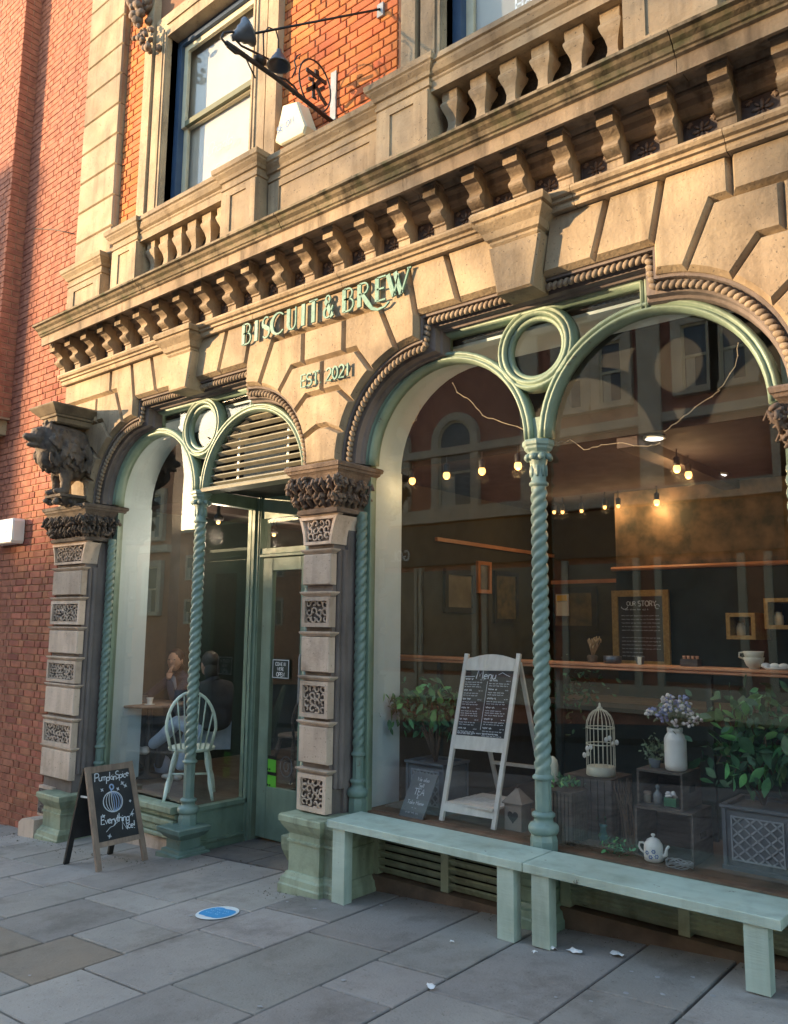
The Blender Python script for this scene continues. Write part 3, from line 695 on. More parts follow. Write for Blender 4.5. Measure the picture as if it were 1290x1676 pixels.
part(MB().sweepx([(YD+.06, 2.50), (YD-.02, 2.50), (YD-.02, 2.52), (YD-.005, 2.53), (YD-.005, 2.58), (YD+.06, 2.58)], -5.85, -4.5), 'transom', GREEN, e)
part(MB().box(-5.79, -4.62, YD+.02, YD+.026, 2.58, 2.86), 'glass_pane', GLASS, e)
part(MB().box(-5.66, -4.6, YD+.5, YD+.52, 2.48, 2.68), 'transom_glow_panel', FANL, e)  # emissive panel stands in for the lit interior behind the transom
def door(x0, x1, hx):
    d = bpy.data.objects.new('door', None); C.objects.link(d); attach(d, cafe)
    st = .13
    for nm, b in (('door_stile', (x0, x0+st, .02, 2.49)), ('door_stile', (x1-st, x1, .02, 2.49)), ('door_rail', (x0+st, x1-st, 2.37, 2.49)), ('door_panel', (x0+st, x1-st, .02, .46))):
        part(MB().prism([(b[0], b[2]), (b[1], b[2]), (b[1], b[3]), (b[0], b[3])], YD, YD+.045, .004, YD+.004), nm, GREEN, d)
    part(MB().box(x0+st, x1-st, YD+.02, YD+.025, .46, 2.37), 'glass_pane', GLASS, d)
    part(MB().tube([(hx, YD, 1.62), (hx, YD-.05, 1.62), (hx, YD-.055, 1.60), (hx, YD-.055, 1.22), (hx, YD-.05, 1.20), (hx, YD, 1.20)], .011, 8), 'door_handle', GALV, d)
    return d
D1 = door(-5.81, -5.17, -5.235); D2 = door(-5.165, -4.56, -5.09)
# louvre over the door
e = bpy.data.objects.new('ventilation_louvre', None); C.objects.link(e); attach(e, cafe)
dc = -5.235; LV = mat('weathered_louvre_paint', (.34, .32, .24), (.27, .26, .20), 6, .6, .2, streak=.3, sdark=.7)
for k in range(9):
    z = 3.10+.066*k; hw = sqrt(max(.62**2-(z+.01-3.04)**2, 0)); M = Euler((-.45, 0, 0)).to_matrix()
    if hw > .06: part(MB().obox((dc, YF+.035, z), 2*hw, .046, .012, M), 'louvre_slat', LV, e)
for xx in (-.30, .33): part(MB().box(dc+xx-.012, dc+xx+.012, YF+.075, YF+.085, 3.1, 3.56), 'louvre_bar', WHITE, e)
part(MB().box(dc-.25, dc+.28, YF+.10, YF+.11, 3.12, 3.45), 'vent_mesh', mat('vent_mesh_grey', (.12, .12, .10), (.2, .2, .17), 60, .7), e)
part(MB().box(dc-.66, dc+.68, YF+.2, YF+.21, 3.08, 3.72), 'vent_back', DARK, e)
part(MB().sweepx([(YF+.1, 3.03), (YF-.05, 3.03), (YF-.055, 3.05), (YF-.045, 3.065), (YF+.1, 3.07)], -5.88, -4.56), 'louvre_sill', LV, e)
# ------------------------------------------------------------------ upper storey
YB = .22
part(MB().box(-8.04, 3.4, YB+.012, .6, 4.876, 10.5), 'upper_wall', MORTARO, cafe) if 0 else None
# wall masses round the two openings (mortar plane)
OP = [(-6.52, -5.19, 4.9, 7.72), (-3.12, -1.75, 4.9, 7.8), (.2, 1.5, 4.9, 7.8)]
xs_ = [-8.03]+[v for o in OP for v in o[:2]]+[3.4]
for i in range(0, len(xs_), 2): part(MB().box(xs_[i], xs_[i+1], YB+.010, .6, 4.876, 10.5), 'upper_wall', MORTARO, cafe)
for o in OP: part(MB().box(o[0], o[1], YB+.010, .6, o[3], 10.5), 'upper_wall', MORTARO, cafe)
# orange bricks (Flemish bond)
def brickmesh(L, H=.065, D=.03, mt=BRICKO, nm='brick'):
    e = .004; mb = MB()
    vs = [(sx*L/2, 0, sz*H/2) for sx, sz in ((-1, -1), (1, -1), (1, 1), (-1, 1))]
    ins = [(v[0]-math.copysign(e, v[0]), -.0, v[2]-math.copysign(e, v[2])) for v in vs]
    a = [(v[0], 0, v[2]) for v in ins]; b = [(v[0], e, v[2]) for v in vs]; c = [(v[0], D, v[2]) for v in vs]
    mb.add(a+b+c, [(0, 1, 2, 3)]+[(4*q+j, 4*q+4+j, 4*q+4+(j+1) % 4, 4*q+(j+1) % 4) for q in range(2) for j in range(4)])
    me = mb.mesh(nm); fixn(me); me.materials.append(mt); return me
def layout(x0, x1, z0, z1, ch=.0725, st=.225, hd=.1075, jt=.01, flem=True, gzf=None):
    out = []; row = 0; z = z0
    while z+ch <= z1+.02:
        x = x0-R.uniform(0, .02)-(0 if row % 2 else .165); k = row % 2
        while x < x1:
            L = (st if k % 2 == 0 else hd) if flem else st
            if not flem and x < x0-.2: x += 0
            a, b = max(x, x0), min(x+L, x1)
            if b-a > .035 and (gzf is None or z+ch > gzf(x)-.05): out.append((a, b, z+ch/2))
            x += L+jt; k += 1
        z += ch; row += 1
    return out
cache = {}
def place_bricks(lst, Y, parent, mt, key, limit=300, H=.0625, crit=None):
    lst = sorted(lst, key=crit) if crit else lst
    big, rest = lst[:limit], lst[limit:]
    for a, b, z in big:
        L = round(b-a, 2); kk = (key, L)
        if kk not in cache: cache[kk] = brickmesh(L-.001, H, .03, mt)
        inst(cache[kk], 'brick', parent, ((a+b)/2, Y+R.uniform(-.0025, .0025), z+R.uniform(-.001, .001)), (0, R.uniform(-.006, .006), 0))
    return rest
cnum = lambda b: (Vector(((b[0]+b[1])/2, .2, b[2]))-CAMPOS).length
def inview(b, Y=.2, pad=40):
    p = Vector(((b[0]+b[1])/2, Y, b[2]))-CAMPOS; d = p.dot(fw)
    if d < .1: return False
    x = 645+FPX*p.dot(rt)/d; y = 838-FPX*p.dot(up)/d; return -pad < x < 1290+pad and -pad < y < 1676+pad
lay = layout(-4.86, -3.57, 5.55, 8.6)+layout(-7.31, -6.90, 5.5, 8.9)
vis = [b for b in lay if inview(b)]; hid = [b for b in lay if not inview(b)]
rest = place_bricks(vis, YB, cafe, BRICKO, 'o', 300, crit=cnum)
def brickstuff(lst, Y, mt, parent, name='brickwork', H=.0625):
    mb = MB()
    for a, b, z in lst: y = Y+R.uniform(-.002, .002); mb.box(a+.0005, b-.0005, y, y+.025, z-H/2, z+H/2)
    # per-brick tint through random face material index is avoided: noise in the material does it
    return part(mb, name, mt, parent, kind='stuff', fix=False)
BR2 = mat('orange_brick_mass', (.55, .18, .055), (.38, .11, .035), 14, .9, .35, 90)
brickstuff(rest+hid, YB, BR2, cafe)
# quoins
zq = 4.90; k = 0
while zq < 10:
    part(MB().prism([(-8.04, zq), (-7.325, zq), (-7.325, zq+.335), (-8.04, zq+.335)], .155, .30, .012, .175), 'quoin', STONE, cafe)
    zq += .3425
part(MB().box(-8.035, -7.335, .185, .28, 4.88, 10), 'quoin_joint', STONEG, cafe)
# window surrounds
def winsur(x0, x1, zb, zt, sash_y=.34, meet=6.72, first=True):
    e = bpy.data.objects.new('sash_window', None); C.objects.link(e); attach(e, cafe)
    for sg, xe in ((-1, x0), (1, x1)):
        f = lambda a, b: sorted((xe+sg*a, xe+sg*b))
        part(MB().box(*f(0, .19), .17, .32, zb, zt+.25), 'window_jamb', STONE, e)
        part(MB().box(*f(.055, .075), .158, .172, zb, zt+.1), 'jamb_bead', STONE, e); part(MB().box(*f(.01, .03), .160, .172, zb, zt+.05), 'jamb_bead', STONE, e)
        part(MB().box(*f(.19, .225), .215, .3, zb, zt+.25), 'jamb_groove', BLACK, e)
        part(MB().box(*f(.225, .355), .15, .3, zb, zt+.6), 'pilaster_strip', STONE, e)
    part(MB().box(x0, x1, .17, .32, zt, zt+.25), 'window_head', STONE, e)
    part(MB().box(x0, x1, .155, .172, zt+.12, zt+.16), 'jamb_bead', STONE, e)
    # box frame
    part(MB().box(x0, x0+.07, .30, .40, zb, zt), 'outer_frame', BLUEF, e); part(MB().box(x1-.07, x1, .30, .40, zb, zt), 'outer_frame', BLUEF, e)
    part(MB().box(x0+.07, x1-.07, .30, .40, zt-.06, zt), 'outer_frame', BLUEF, e)
    for (za, zb_, yy) in ((meet, zt-.06, .335), (zb, meet+.05, .37)):
        s = bpy.data.objects.new('sash', None); C.objects.link(s); attach(s, e)
        for b in ((x0+.07, x0+.13, za, zb_), (x1-.13, x1-.07, za, zb_)): part(MB().box(b[0], b[1], yy, yy+.035, b[2], b[3]), 'sash_stile', SASH, s)
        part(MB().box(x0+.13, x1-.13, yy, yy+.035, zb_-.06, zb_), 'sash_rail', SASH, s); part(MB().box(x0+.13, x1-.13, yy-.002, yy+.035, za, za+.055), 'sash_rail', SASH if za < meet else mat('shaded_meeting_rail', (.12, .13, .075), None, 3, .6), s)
        part(MB().box(x0+.13, x1-.13, yy+.015, yy+.019, za+.055, zb_-.06), 'glass_pane', GLASSU, s)
    return e
W1 = winsur(-6.52, -5.19, 5.0, 7.66); W2 = winsur(-3.12, -1.75, 5.0, 7.8); winsur(.2, 1.5, 5.0, 7.8)
for o in OP:
    part(MB().box(o[0]-.1, o[1]+.1, .43, .45, 4.9, 7.9), 'window_blind', BLIND, cafe)
# carved console beside the first window head
mb = MB(); q = random.Random(3)
for (px, py, n, s0) in ((226, 18, 16, .075), (240, 66, 12, .05), (232, 44, 8, .04)):
    c = at(px, py, .05)
    for k in range(n):
        mb.ell(c+Vector((q.uniform(-.09, .09), q.uniform(-.05, .1), q.uniform(-.13, .13))), s0*q.uniform(.5, 1), s0*.6, s0*q.uniform(.4, .8), Euler((q.uniform(-1, 1), q.uniform(-1.5, 1.5), 0)).to_matrix(), 7, 5, .3)
c_ = at(225, 10, .1)
mb.box(c_.x-.16, c_.x+.2, .0, .24, c_.z+.12, c_.z+.9)
part(mb, 'carved_console', CARVE2, cafe)
# ------------------------------------------------------------------ balustrade
def pedestal(x0, x1, y0, zt, cap=.05, panel=True, nm='pedestal'):
    p = part(MB().box(x0, x1, y0, y0+.3, 4.85, zt-.13), nm, STONE, cafe)
    part(MB().loft(x0, x1, y0, y0+.3, [(zt-.20, .0), (zt-.195, .012), (zt-.17, .012), (zt-.165, .004), (zt-.13, .004), (zt-.125, .02), (zt-.10, .03), (zt-.07, .055), (zt-.06, .058), (zt-.05, .07), (zt-.01, .075), (zt, .06)]), 'pedestal_cap', STONE, p)
    part(MB().loft(x0, x1, y0, y0+.3, [(4.85, .03), (4.97, .03), (4.985, .012), (4.99, .0)]), 'pedestal_base', STONE, p)
    if panel:
        m_ = min(.13, (x1-x0)*.27); a, b, c, d = x0+m_, x1-m_, 5.10, zt-.27
        part(MB().psweep([(a, c), (b, c), (b, d), (a, d)], [(0, y0-.012), (-.055, y0-.012), (-.06, y0+.01), (0, y0+.01)], True), 'panel_frame', STONE, p)
        for (e0, e1, f0, f1) in ((x0+.003, a-.055, 5.0, zt-.215), (b+.055, x1-.003, 5.0, zt-.215)): 
            if e1 > e0: part(MB().box(e0, e1, y0-.012, y0+.01, f0, f1), 'panel_frame', STONE, p)
    return p
pedestal(-7.86, -7.22, .02, 5.53); pedestal(-7.19, -7.02, .10, 5.56, panel=False); pedestal(-6.99, -6.57, .0, 5.67); pedestal(-5.30, -4.86, .0, 5.69)
pedestal(-4.84, -3.60, .12, 5.66); pedestal(-3.56, -3.10, .0, 5.68); pedestal(-1.72, -1.20, .0, 5.68); pedestal(-1.18, -.4, .12, 5.66, panel=False); pedestal(-.38, .1, .0, 5.68); pedestal(1.5, 2.0, .0, 5.68)
def rail(x0, x1, n):
    zt = 5.67
    part(MB().sweepx([(.02, zt-.22), (.30, zt-.22), (.32, zt-.12), (.34, zt-.03), (.32, zt), (-.03, zt), (-.045, zt-.012), (-.045, zt-.05), (-.03, zt-.058), (-.028, zt-.075), (-.01, zt-.11), (.012, zt-.125), (.01, zt-.14), (.02, zt-.15)], x0, x1), 'balustrade_rail', STONE, cafe)
    part(MB().box(x0, x1, .01, .30, 4.85, 4.97), 'balustrade_base', STONE, cafe)
    for i in range(n):
        x = x0+(x1-x0)*(i+.5)/n
        o = part(None or bal, 'baluster', None, cafe); o.location = (x, .14, 0); attach(o, cafe)
    part(MB().box(x0, x1, .26, .27, 4.97, 5.45), 'balustrade_shadow_board', mat('baluster_shade_dark', (.04, .035, .03), (.09, .075, .06), 90, .9) if 'baluster_shade_dark' not in bpy.data.materials else bpy.data.materials['baluster_shade_dark'], cafe)  # dark board paints the shade between the balusters
h = .48; bp_ = [(.072, 0), (.072, .035), (.055, .045), (.052, .055), (.075, .09), (.088, .12), (.08, .15), (.055, .19), (.042, .23), (.040, .265), (.045, .285), (.055, .315), (.078, .355), (.088, .38), (.088, .395), (.075, .41), (.078, .445), (.078, .48)]
bal = MB().lathe((0, 0, 4.97), [(r*1.12, z) for r, z in bp_], 4, False, ph=pi/4).mesh('baluster'); fixn(bal); bal.materials.append(STONE)
rail(-6.57, -5.30, 6); rail(-3.10, -1.72, 6); rail(.1, 1.5, 6)
# ------------------------------------------------------------------ stroke lettering
def A(cx, cy, rx, ry, a0, a1, n=8): return [(cx+rx*cos(radians(a0+(a1-a0)*i/n)), cy+ry*sin(radians(a0+(a1-a0)*i/n))) for i in range(n+1)]
G = {
'A': [[(0, 0), (.33, 1), (.66, 0)], [(.14, .38), (.52, .38)]], 'B': [[(0, 0), (0, 1)], [(0, 1)]+A(.3, .76, .25, .24, 90, -90)+[(0, .52)], [(0, .52)]+A(.32, .26, .3, .26, 90, -90)+[(0, 0)]],
'C': [A(.36, .5, .36, .5, 50, 310, 12)], 'D': [[(0, 0), (0, 1)], [(0, 1)]+A(.15, .5, .45, .5, 90, -90, 10)+[(0, 0)]], 'E': [[(.5, 1), (0, 1), (0, 0), (.5, 0)], [(0, .52), (.4, .52)]],
'G': [A(.36, .5, .36, .5, 50, 330, 12)+[(.7, .45), (.42, .45)]], 'H': [[(0, 0), (0, 1)], [(.6, 0), (.6, 1)], [(0, .5), (.6, .5)]], 'I': [[(.05, 0), (.05, 1)]], 'L': [[(0, 1), (0, 0), (.5, 0)]],
'M': [[(0, 0), (.08, 1), (.38, .25), (.68, 1), (.78, 0)]], 'N': [[(0, 0), (0, 1), (.6, 0), (.6, 1)]], 'O': [A(.38, .5, .38, .5, 0, 360, 14)], 'P': [[(0, 0), (0, 1)], [(0, 1)]+A(.3, .74, .27, .26, 90, -90)+[(0, .48)]],
'R': [[(0, 0), (0, 1)], [(0, 1)]+A(.3, .75, .25, .25, 90, -90)+[(0, .5)], [(.25, .5), (.6, 0)]], 'S': [A(.28, .75, .26, .25, 40, 270, 8)+A(.28, .25, .28, .25, 90, -140, 8)], 'T': [[(0, 1), (.66, 1)], [(.33, 1), (.33, 0)]],
'U': [[(0, 1), (0, .3)]+A(.3, .3, .3, .3, 180, 360, 8)+[(.6, 1)]], 'V': [[(0, 1), (.33, 0), (.66, 1)]], 'W': [[(0, 1), (.22, 0), (.45, .8), (.68, 0), (.9, 1)]], 'Y': [[(0, 1), (.32, .5), (.64, 1)], [(.32, .5), (.32, 0)]], 'K': [[(0, 0), (0, 1)], [(.55, 1), (0, .45), (.6, 0)]],
'a': [A(.22, .24, .22, .24, 0, 360, 10), [(.44, .48), (.44, .05), (.52, 0)]], 'b': [[(0, 1), (0, 0)], A(.22, .24, .22, .24, 180, -180, 10)], 'c': [A(.22, .24, .22, .24, 50, 310, 8)], 'd': [A(.22, .24, .22, .24, 0, 360, 10), [(.44, 1), (.44, 0)]], 'e': [[(.02, .25), (.42, .28)]+A(.22, .24, .22, .24, 10, 310, 8)],
'g': [A(.22, .24, .22, .24, 0, 360, 10), [(.44, .48), (.44, -.2)]+A(.24, -.2, .2, .14, 0, -160, 6)], 'h': [[(0, 1), (0, 0)], [(0, .3)]+A(.2, .3, .2, .18, 180, 0, 6)+[(.4, 0)]], 'i': [[(.05, .48), (.05, .05), (.12, 0)], [(.05, .66), (.06, .7)]], 'k': [[(0, 1), (0, 0)], [(.35, .5), (0, .2), (.38, 0)]],
'l': [[(.05, 1), (.05, .08), (.14, 0)]], 'm': [[(0, .48), (0, 0)], [(0, .3)]+A(.16, .32, .15, .16, 180, 0, 5)+[(.31, 0)], [(.31, .3)]+A(.46, .32, .15, .16, 180, 0, 5)+[(.61, 0)]], 'n': [[(0, .48), (0, 0)], [(0, .3)]+A(.19, .3, .18, .18, 180, 0, 6)+[(.37, 0)]],
'o': [A(.22, .24, .22, .24, 0, 360, 10)], 'p': [[(0, .48), (0, -.35)], A(.22, .24, .22, .24, 180, -180, 10)], 'r': [[(0, .48), (0, 0)], [(0, .28)]+A(.18, .3, .17, .18, 170, 50, 4)], 's': [A(.17, .36, .14, .12, 40, 260, 5)+A(.17, .12, .16, .12, 80, -140, 5)], 't': [[(.12, .8), (.12, .06), (.24, 0)], [(0, .5), (.28, .5)]],
'u': [[(0, .48), (0, .18)]+A(.18, .18, .18, .18, 180, 350, 6), [(.38, .48), (.38, 0)]], 'v': [[(0, .48), (.18, 0), (.38, .48)]], 'y': [[(0, .48), (.18, .04)], [(.38, .48), (.1, -.32), (-.02, -.34)]], "'": [[(.05, 1), (.02, .8)]], '!': [[(.05, 1), (.05, .3)], [(.05, .06), (.05, 0)]], '.': [[(.03, .04), (.06, 0)]], '&': [[(.62, 0), (.12, .72)]+A(.28, .8, .17, .18, 200, -30, 6)+[(.1, .38)]+A(.26, .22, .22, .22, 150, 330, 6)+[(.6, .45)]],
'2': [A(.27, .72, .26, .27, 160, -30, 7)+[(0, 0), (.56, 0)]], '0': [A(.27, .5, .27, .5, 0, 360, 12)], '1': [[(.05, .8), (.22, 1), (.22, 0)]], '7': [[(0, 1), (.5, 1), (.2, 0)]], '-': [[(0, .45), (.3, .45)]]}
def twidth(ch): return .3 if ch == ' ' else max(p[0] for s in G[ch] for p in s)
def text(mb, s, O, U, V, h, wd=.09, sp=.16, th=0, slant=0, center=False, bounce=0):
    tot = sum(twidth(c)+sp for c in s)-sp; x = -tot*h/2 if center else 0
    for ch in s:
        if ch != ' ':
            dy = R.uniform(-bounce, bounce)*h
            for st in G[ch]: mb.ribbon([((px+slant*py)*h+x, py*h+dy) for px, py in st], wd*h, O, U, V, th)
        x += (twidth(ch)+sp)*h
    return mb
UX = Vector((1, 0, 0)); UZ = Vector((0, 0, 1))
sign = thing('cafe_sign_lettering', 'raised green letters reading BISCUIT & BREW EST. 2021 on the stone above the door and window', 'sign', (-4.2, .13, 4.13))
# thick/thin display letters: list of (stroke, widths)
T_, t_ = .036, .012
DL = {
'B': [([(.0, 0), (.0, 1)], T_), ([(.0, 1)]+A(.25, .77, .22, .23, 90, -90)+[(0, .54)], t_), ([(0, .54)]+A(.27, .27, .27, .27, 90, -90)+[(0, 0)], t_)],
'I': [([(0, 0), (0, 1)], T_)], 'S': [(A(.26, .74, .24, .26, 50, 215, 7)+[(.16, .58), (.38, .42)]+A(.26, .26, .24, .26, 35, -145, 7), [t_, t_, t_, t_, t_, .02, .024, .03, T_, T_, .03, .024, .02, t_, t_, t_, t_, t_])],
'C': [(A(.38, .5, .38, .5, 45, 315, 14), [t_, t_, .012, .016, .022, .028, T_, T_, T_, .028, .022, .016, .012, t_, t_])], 'U': [([(0, 1), (0, .3)]+A(.24, .3, .24, .3, 180, 360, 8)+[(.48, 1)], [T_, T_, T_, .03, .025, .015, t_, t_, t_, t_, t_, t_])],
'T': [([(-.3, 1), (.3, 1)], t_), ([(0, 1), (0, 0)], T_)], 'R': [([(0, 0), (0, 1)], T_), ([(0, 1)]+A(.27, .77, .24, .23, 90, -90)+[(0, .54)], t_), ([(.16, .54), (.5, .08), (.75, -.22), (1.1, -.36), (1.5, -.32), (1.72, -.16)], [T_*.8, T_, .026, .018, t_, t_])],
'E': [([(0, 0), (0, 1)], T_), ([(0, 1), (.55, 1.0)], t_), ([(0, .5), (.45, .5)], t_), ([(0, 0), (.55, 0)], t_)],
'W': [([(0, 1), (.38, 0)], T_), ([(.38, 0), (.66, .9)], t_), ([(.44, 1), (.84, 0)], T_), ([(.84, 0), (1.3, .98)], t_), ([(1.2, .98), (1.42, .98)], t_)],
'&': [([(.58, 0), (.12, .76)]+A(.27, .83, .15, .17, 190, -40, 6)+[(.12, .45)]+A(.24, .24, .24, .24, 140, 330, 7)+[(.62, .5)], [T_, T_, .02, t_, t_, t_, t_, t_, t_, .014, .02, .024, .022, .018, t_, t_, t_, t_, t_])]}
zl, hl, yl = 4.142, .172, .118
for ch, x in (('B', -5.10), ('I', -4.94), ('S', -4.865), ('C', -4.755), ('U', -4.56), ('I', -4.395), ('T', -4.285), ('&', -4.17), ('B', -3.965), ('R', -3.815), ('E', -3.645), ('W', -3.545)):
    mb = MB(); sq = {'C': 1.2, 'S': .95, 'B': 1.0, 'R': .95, 'U': 1.0}.get(ch, .85)
    for st, wd in DL[ch]:
        if isinstance(wd, list) and len(wd) != len(st): wd = (wd+[t_]*20)[:len(st)]
        mb.ribbon([(p[0]*hl*sq, p[1]*hl) for p in st], wd, Vector((x, yl+.012, zl)), UX, UZ, .014)
    part(mb, 'letter', BRONZE, sign)
for s, x in (('EST.', -4.40), ('2021', -4.135)):
    xx = x
    for ch in s:
        mb = MB(); text(mb, ch, Vector((xx, yl+.012, 3.655)), UX, UZ, .095, .14, th=.012); part(mb, 'letter', BRONZE, sign); xx += (twidth(ch)+.13)*.095
# ------------------------------------------------------------------ lion bracket on the left pier
lion = bpy.data.objects.new('lion_bracket', None); C.objects.link(lion); attach(lion, cafe)
lx = -7.62
mb = MB(); q = random.Random(9)
def E_(c, r, rot=(0, 0, 0)): mb.ell((lx+c[0], c[1], c[2]), *r, Euler(rot).to_matrix(), 14, 10)
E_((0, .0, 3.58), (.19, .27, .23)); E_((0, -.12, 3.63), (.185, .18, .19)); E_((0, .06, 3.45), (.16, .18, .18)); E_((0, -.05, 3.45), (.13, .14, .15)); E_((0, -.19, 3.62), (.18, .12, .19)); E_((0, -.20, 3.48), (.10, .10, .13)); E_((0, -.27, 3.66), (.10, .11, .10)); E_((0, -.37, 3.635), (.058, .085, .042)); E_((0, -.42, 3.65), (.035, .025, .024)); E_((0, -.35, 3.565), (.046, .065, .024)); E_((0, -.32, 3.715), (.08, .045, .028))
for s in (-1, 1):
    E_((s*.095, -.235, 3.755), (.03, .02, .04)); E_((s*.08, -.04, 3.34), (.058, .07, .14)); E_((s*.08, -.04, 3.22), (.048, .05, .10)); E_((s*.08, -.08, 3.14), (.052, .08, .035))
for k in range(230):
    a = q.uniform(0, 2*pi); t = q.uniform(-.9, 1); rr = .205
    y = -.24+.42*(k/230); c = (rr*cos(a)*(1.0 if y > -.15 else .85), y, 3.57-.25*(y+.1)+.20*sin(a)-.02)
    if c[2] < 3.36: continue
    mb.ell((lx+c[0], c[1], c[2]), .020, .024, .062, Euler((q.uniform(-.3, .9), q.uniform(-.6, .6), 0)).to_matrix(), 6, 5, .2)
lo = part(mb, 'lion_figure', CARVE, lion)
rm = lo.modifiers.new('remesh', 'REMESH'); rm.mode = 'VOXEL'; rm.voxel_size = .008; rm.use_smooth_shade = True
tx = bpy.data.textures.new('carve', 'CLOUDS'); tx.noise_scale = .035; dm = lo.modifiers.new('disp', 'DISPLACE'); dm.texture = tx; dm.strength = .012; dm.mid_level = .5
for s in (-1, 1): part(MB().ell((lx+s*.055, -.325, 3.70), .012, .012, .01), 'eye', OSTONE, lion)
part(MB().loft(lx-.13, lx+.14, -.20, .18, [(3.80, -.02), (3.815, .0), (3.86, .0), (3.865, .02), (3.885, .025), (3.89, .035), (3.955, .10), (3.965, .105), (3.975, .10)]), 'lion_canopy', mat('sooty_canopy_stone', (.22, .175, .12), (.10, .08, .06), 4, .9, .4, streak=.6, sdark=.4), lion)
mb = MB().loft(lx-.13, lx+.13, -.10, .18, [(3.03, -.06), (3.06, -.02), (3.085, .0), (3.09, .02), (3.115, .025), (3.12, .0)])
for k in range(26): mb.ell((lx+q.uniform(-.14, .14), -.10+q.uniform(-.02, .16), 3.05+q.uniform(-.02, .02)), .035, .03, .025, Euler((q.uniform(-1, 1), q.uniform(-1, 1), q.uniform(-1, 1))).to_matrix(), 7, 5, .3)
part(mb, 'lion_corbel', CARVE, lion)
# ------------------------------------------------------------------ neighbour brick building
nb = thing('brick_building', 'tall red brick building with a projecting pilaster left of the stone cafe front', 'building', (-9.5, .2, gz(-9.5)))
part(MB().box(-13.5, -8.05, .213, .6, -1.2, 11), 'mortar_wall', MORTAR, nb)
part(MB().box(-12, -9.38, .013, .21, 4.2, 11), 'mortar_wall', MORTAR, nb)
part(MB().box(-12, -9.45, -.06, .211, 4.03, 4.21), 'stone_band', STONE, nb); part(MB().box(-12, -9.62, .02, .212, -1, 4.03), 'pilaster_base', STONEP, nb)
lay = layout(-9.8, -8.055, -.35, 10.4, .0728, gzf=gz)
vis = [b for b in lay if inview(b, .2, 10)]
rest = place_bricks(vis, .2, nb, BRICK, 'r', 300, H=.0628, crit=cnum)
BRM = mat('red_brick_mass', (.40, .15, .09), (.25, .085, .055), 11, .9, .5, 90)
brickstuff(rest, .2, BRM, nb, H=.0628)
lay = [b for b in layout(-10.6, -9.385, 4.22, 10.8, .0728) if inview(b, 0, 60)]
brickstuff(lay, .0, BRM, nb, 'pilaster_brickwork', H=.0628)
mb = MB(); z = 4.22; k = 0
while z < 10.8:
    y = .012 if k % 2 else .0; 
    if k % 2: mb.box(-9.372, -9.39, .002, .20, z+.005, z+.067)
    else: mb.box(-9.372, -9.39, .002, .10, z+.005, z+.067); mb.box(-9.372, -9.39, .11, .2, z+.005, z+.067)
    z += .0728; k += 1
part(mb, 'pilaster_brickwork', BRM, nb, kind='stuff')
# ------------------------------------------------------------------ opposite side of the street (seen in the glass)
ob = thing('opposite_brick_building', 'brick and stone shop building across the street seen reflected in the shop windows', 'building', (-8, -12, gz(-8)))
YO = -12.0
part(MB().box(-15.3, 14, YO-8, YO-.1, -1, 8.9), 'wall', BRICKD, ob)
part(MB().box(-15.4, 14, YO-8.1, YO+.12, 8.9, 9.25), 'cornice', OSTONE, ob)
for (z0, z1, d, mt) in ((4.55, 4.90, .12, OSTONE), (6.3, 6.5, .08, OSTONE), (3.45, 4.5, .02, mat('fascia_brown', (.10, .07, .05), None, 3, .6)), (.1, .7, .05, OSTONE)):
    part(MB().box(-15.32, 14, YO-.1, YO+d, z0, z1), 'stone_band', mt, ob)
def owin(parent, xc, z0, z1, w_, arch=False, Y=YO):
    e = bpy.data.objects.new('window', None); C.objects.link(e); attach(e, parent)
    zt = z1-(w_/2 if arch else 0)
    poly = [(xc-w_/2, z0), (xc+w_/2, z0)]+(arc(xc, zt, w_/2, 0, 180, 12) if arch else [(xc+w_/2, z1), (xc-w_/2, z1)])
    part(MB().prism(poly, Y-.04, Y-.03), 'pane', OGLASS, e)
    out = [(xc-w_/2, z0), (xc-w_/2, zt)]+(arc(xc, zt, w_/2, 180, 0, 12) if arch else [(xc-w_/2, z1), (xc+w_/2, z1)])+[(xc+w_/2, zt), (xc+w_/2, z0)]
    o2 = []
    for p in out:
        if not o2 or (Vector(p)-Vector(o2[-1])).length > .01: o2.append(p)
    part(MB().psweep(o2, [(0, Y-.09), (.22, Y-.09), (.22, Y+.05), (0, Y+.05)]), 'surround', OSTONE, e)
    part(MB().psweep(o2, [(-.05, Y-.08), (0, Y-.08), (0, Y-.0), (-.05, Y-.0)]), 'frame', SASH, e)
    part(MB().box(xc-w_/2, xc+w_/2, Y-.02, Y+.01, (z0+zt)/2-.03, (z0+zt)/2+.03), 'frame', SASH, e)
    part(MB().box(xc-w_/2-.2, xc+w_/2+.2, Y-.09, Y+.1, z0-.14, z0), 'sill', OSTONE, e)
    part(MB().box(xc-w_/2+.07, xc-.02, Y-.028, Y-.025, z0, (z0+zt)/2), 'blind', BLIND, e)
owin(ob, -12.15, 4.95, 7.2, 1.05, True); owin(ob, -14.4, 4.95, 7.2, 1.05, True)
for x in (-8.8, -7.8, -5.9, -5.1, -3.4, -2.6, -.8, 0): owin(ob, x, 6.95, 8.35, .55)
for x in (-9.9, -6.9, -4.2): part(MB().box(x-.25, x+.25, YO, YO+.09, 4.9, 8.9), 'pilaster', OSTONE, ob)
for x in (-14.2, -12.4, -10.4, -8.2, -6, -3.8):
    e = bpy.data.objects.new('shopfront', None); C.objects.link(e); attach(e, ob)
    part(MB().box(x-.8, x+.8, YO-.05, YO+.0, .8, 3.3), 'pane', OGLASS, e); 
    for dx in (-.85, .85): part(MB().box(x+dx-.07, x+dx+.07, YO-.05, YO+.06, .3, 3.4), 'frame', mat('shop_cream', (.45, .42, .34), None, 3, .6) if 'shop_cream' not in bpy.data.materials else bpy.data.materials['shop_cream'], e)
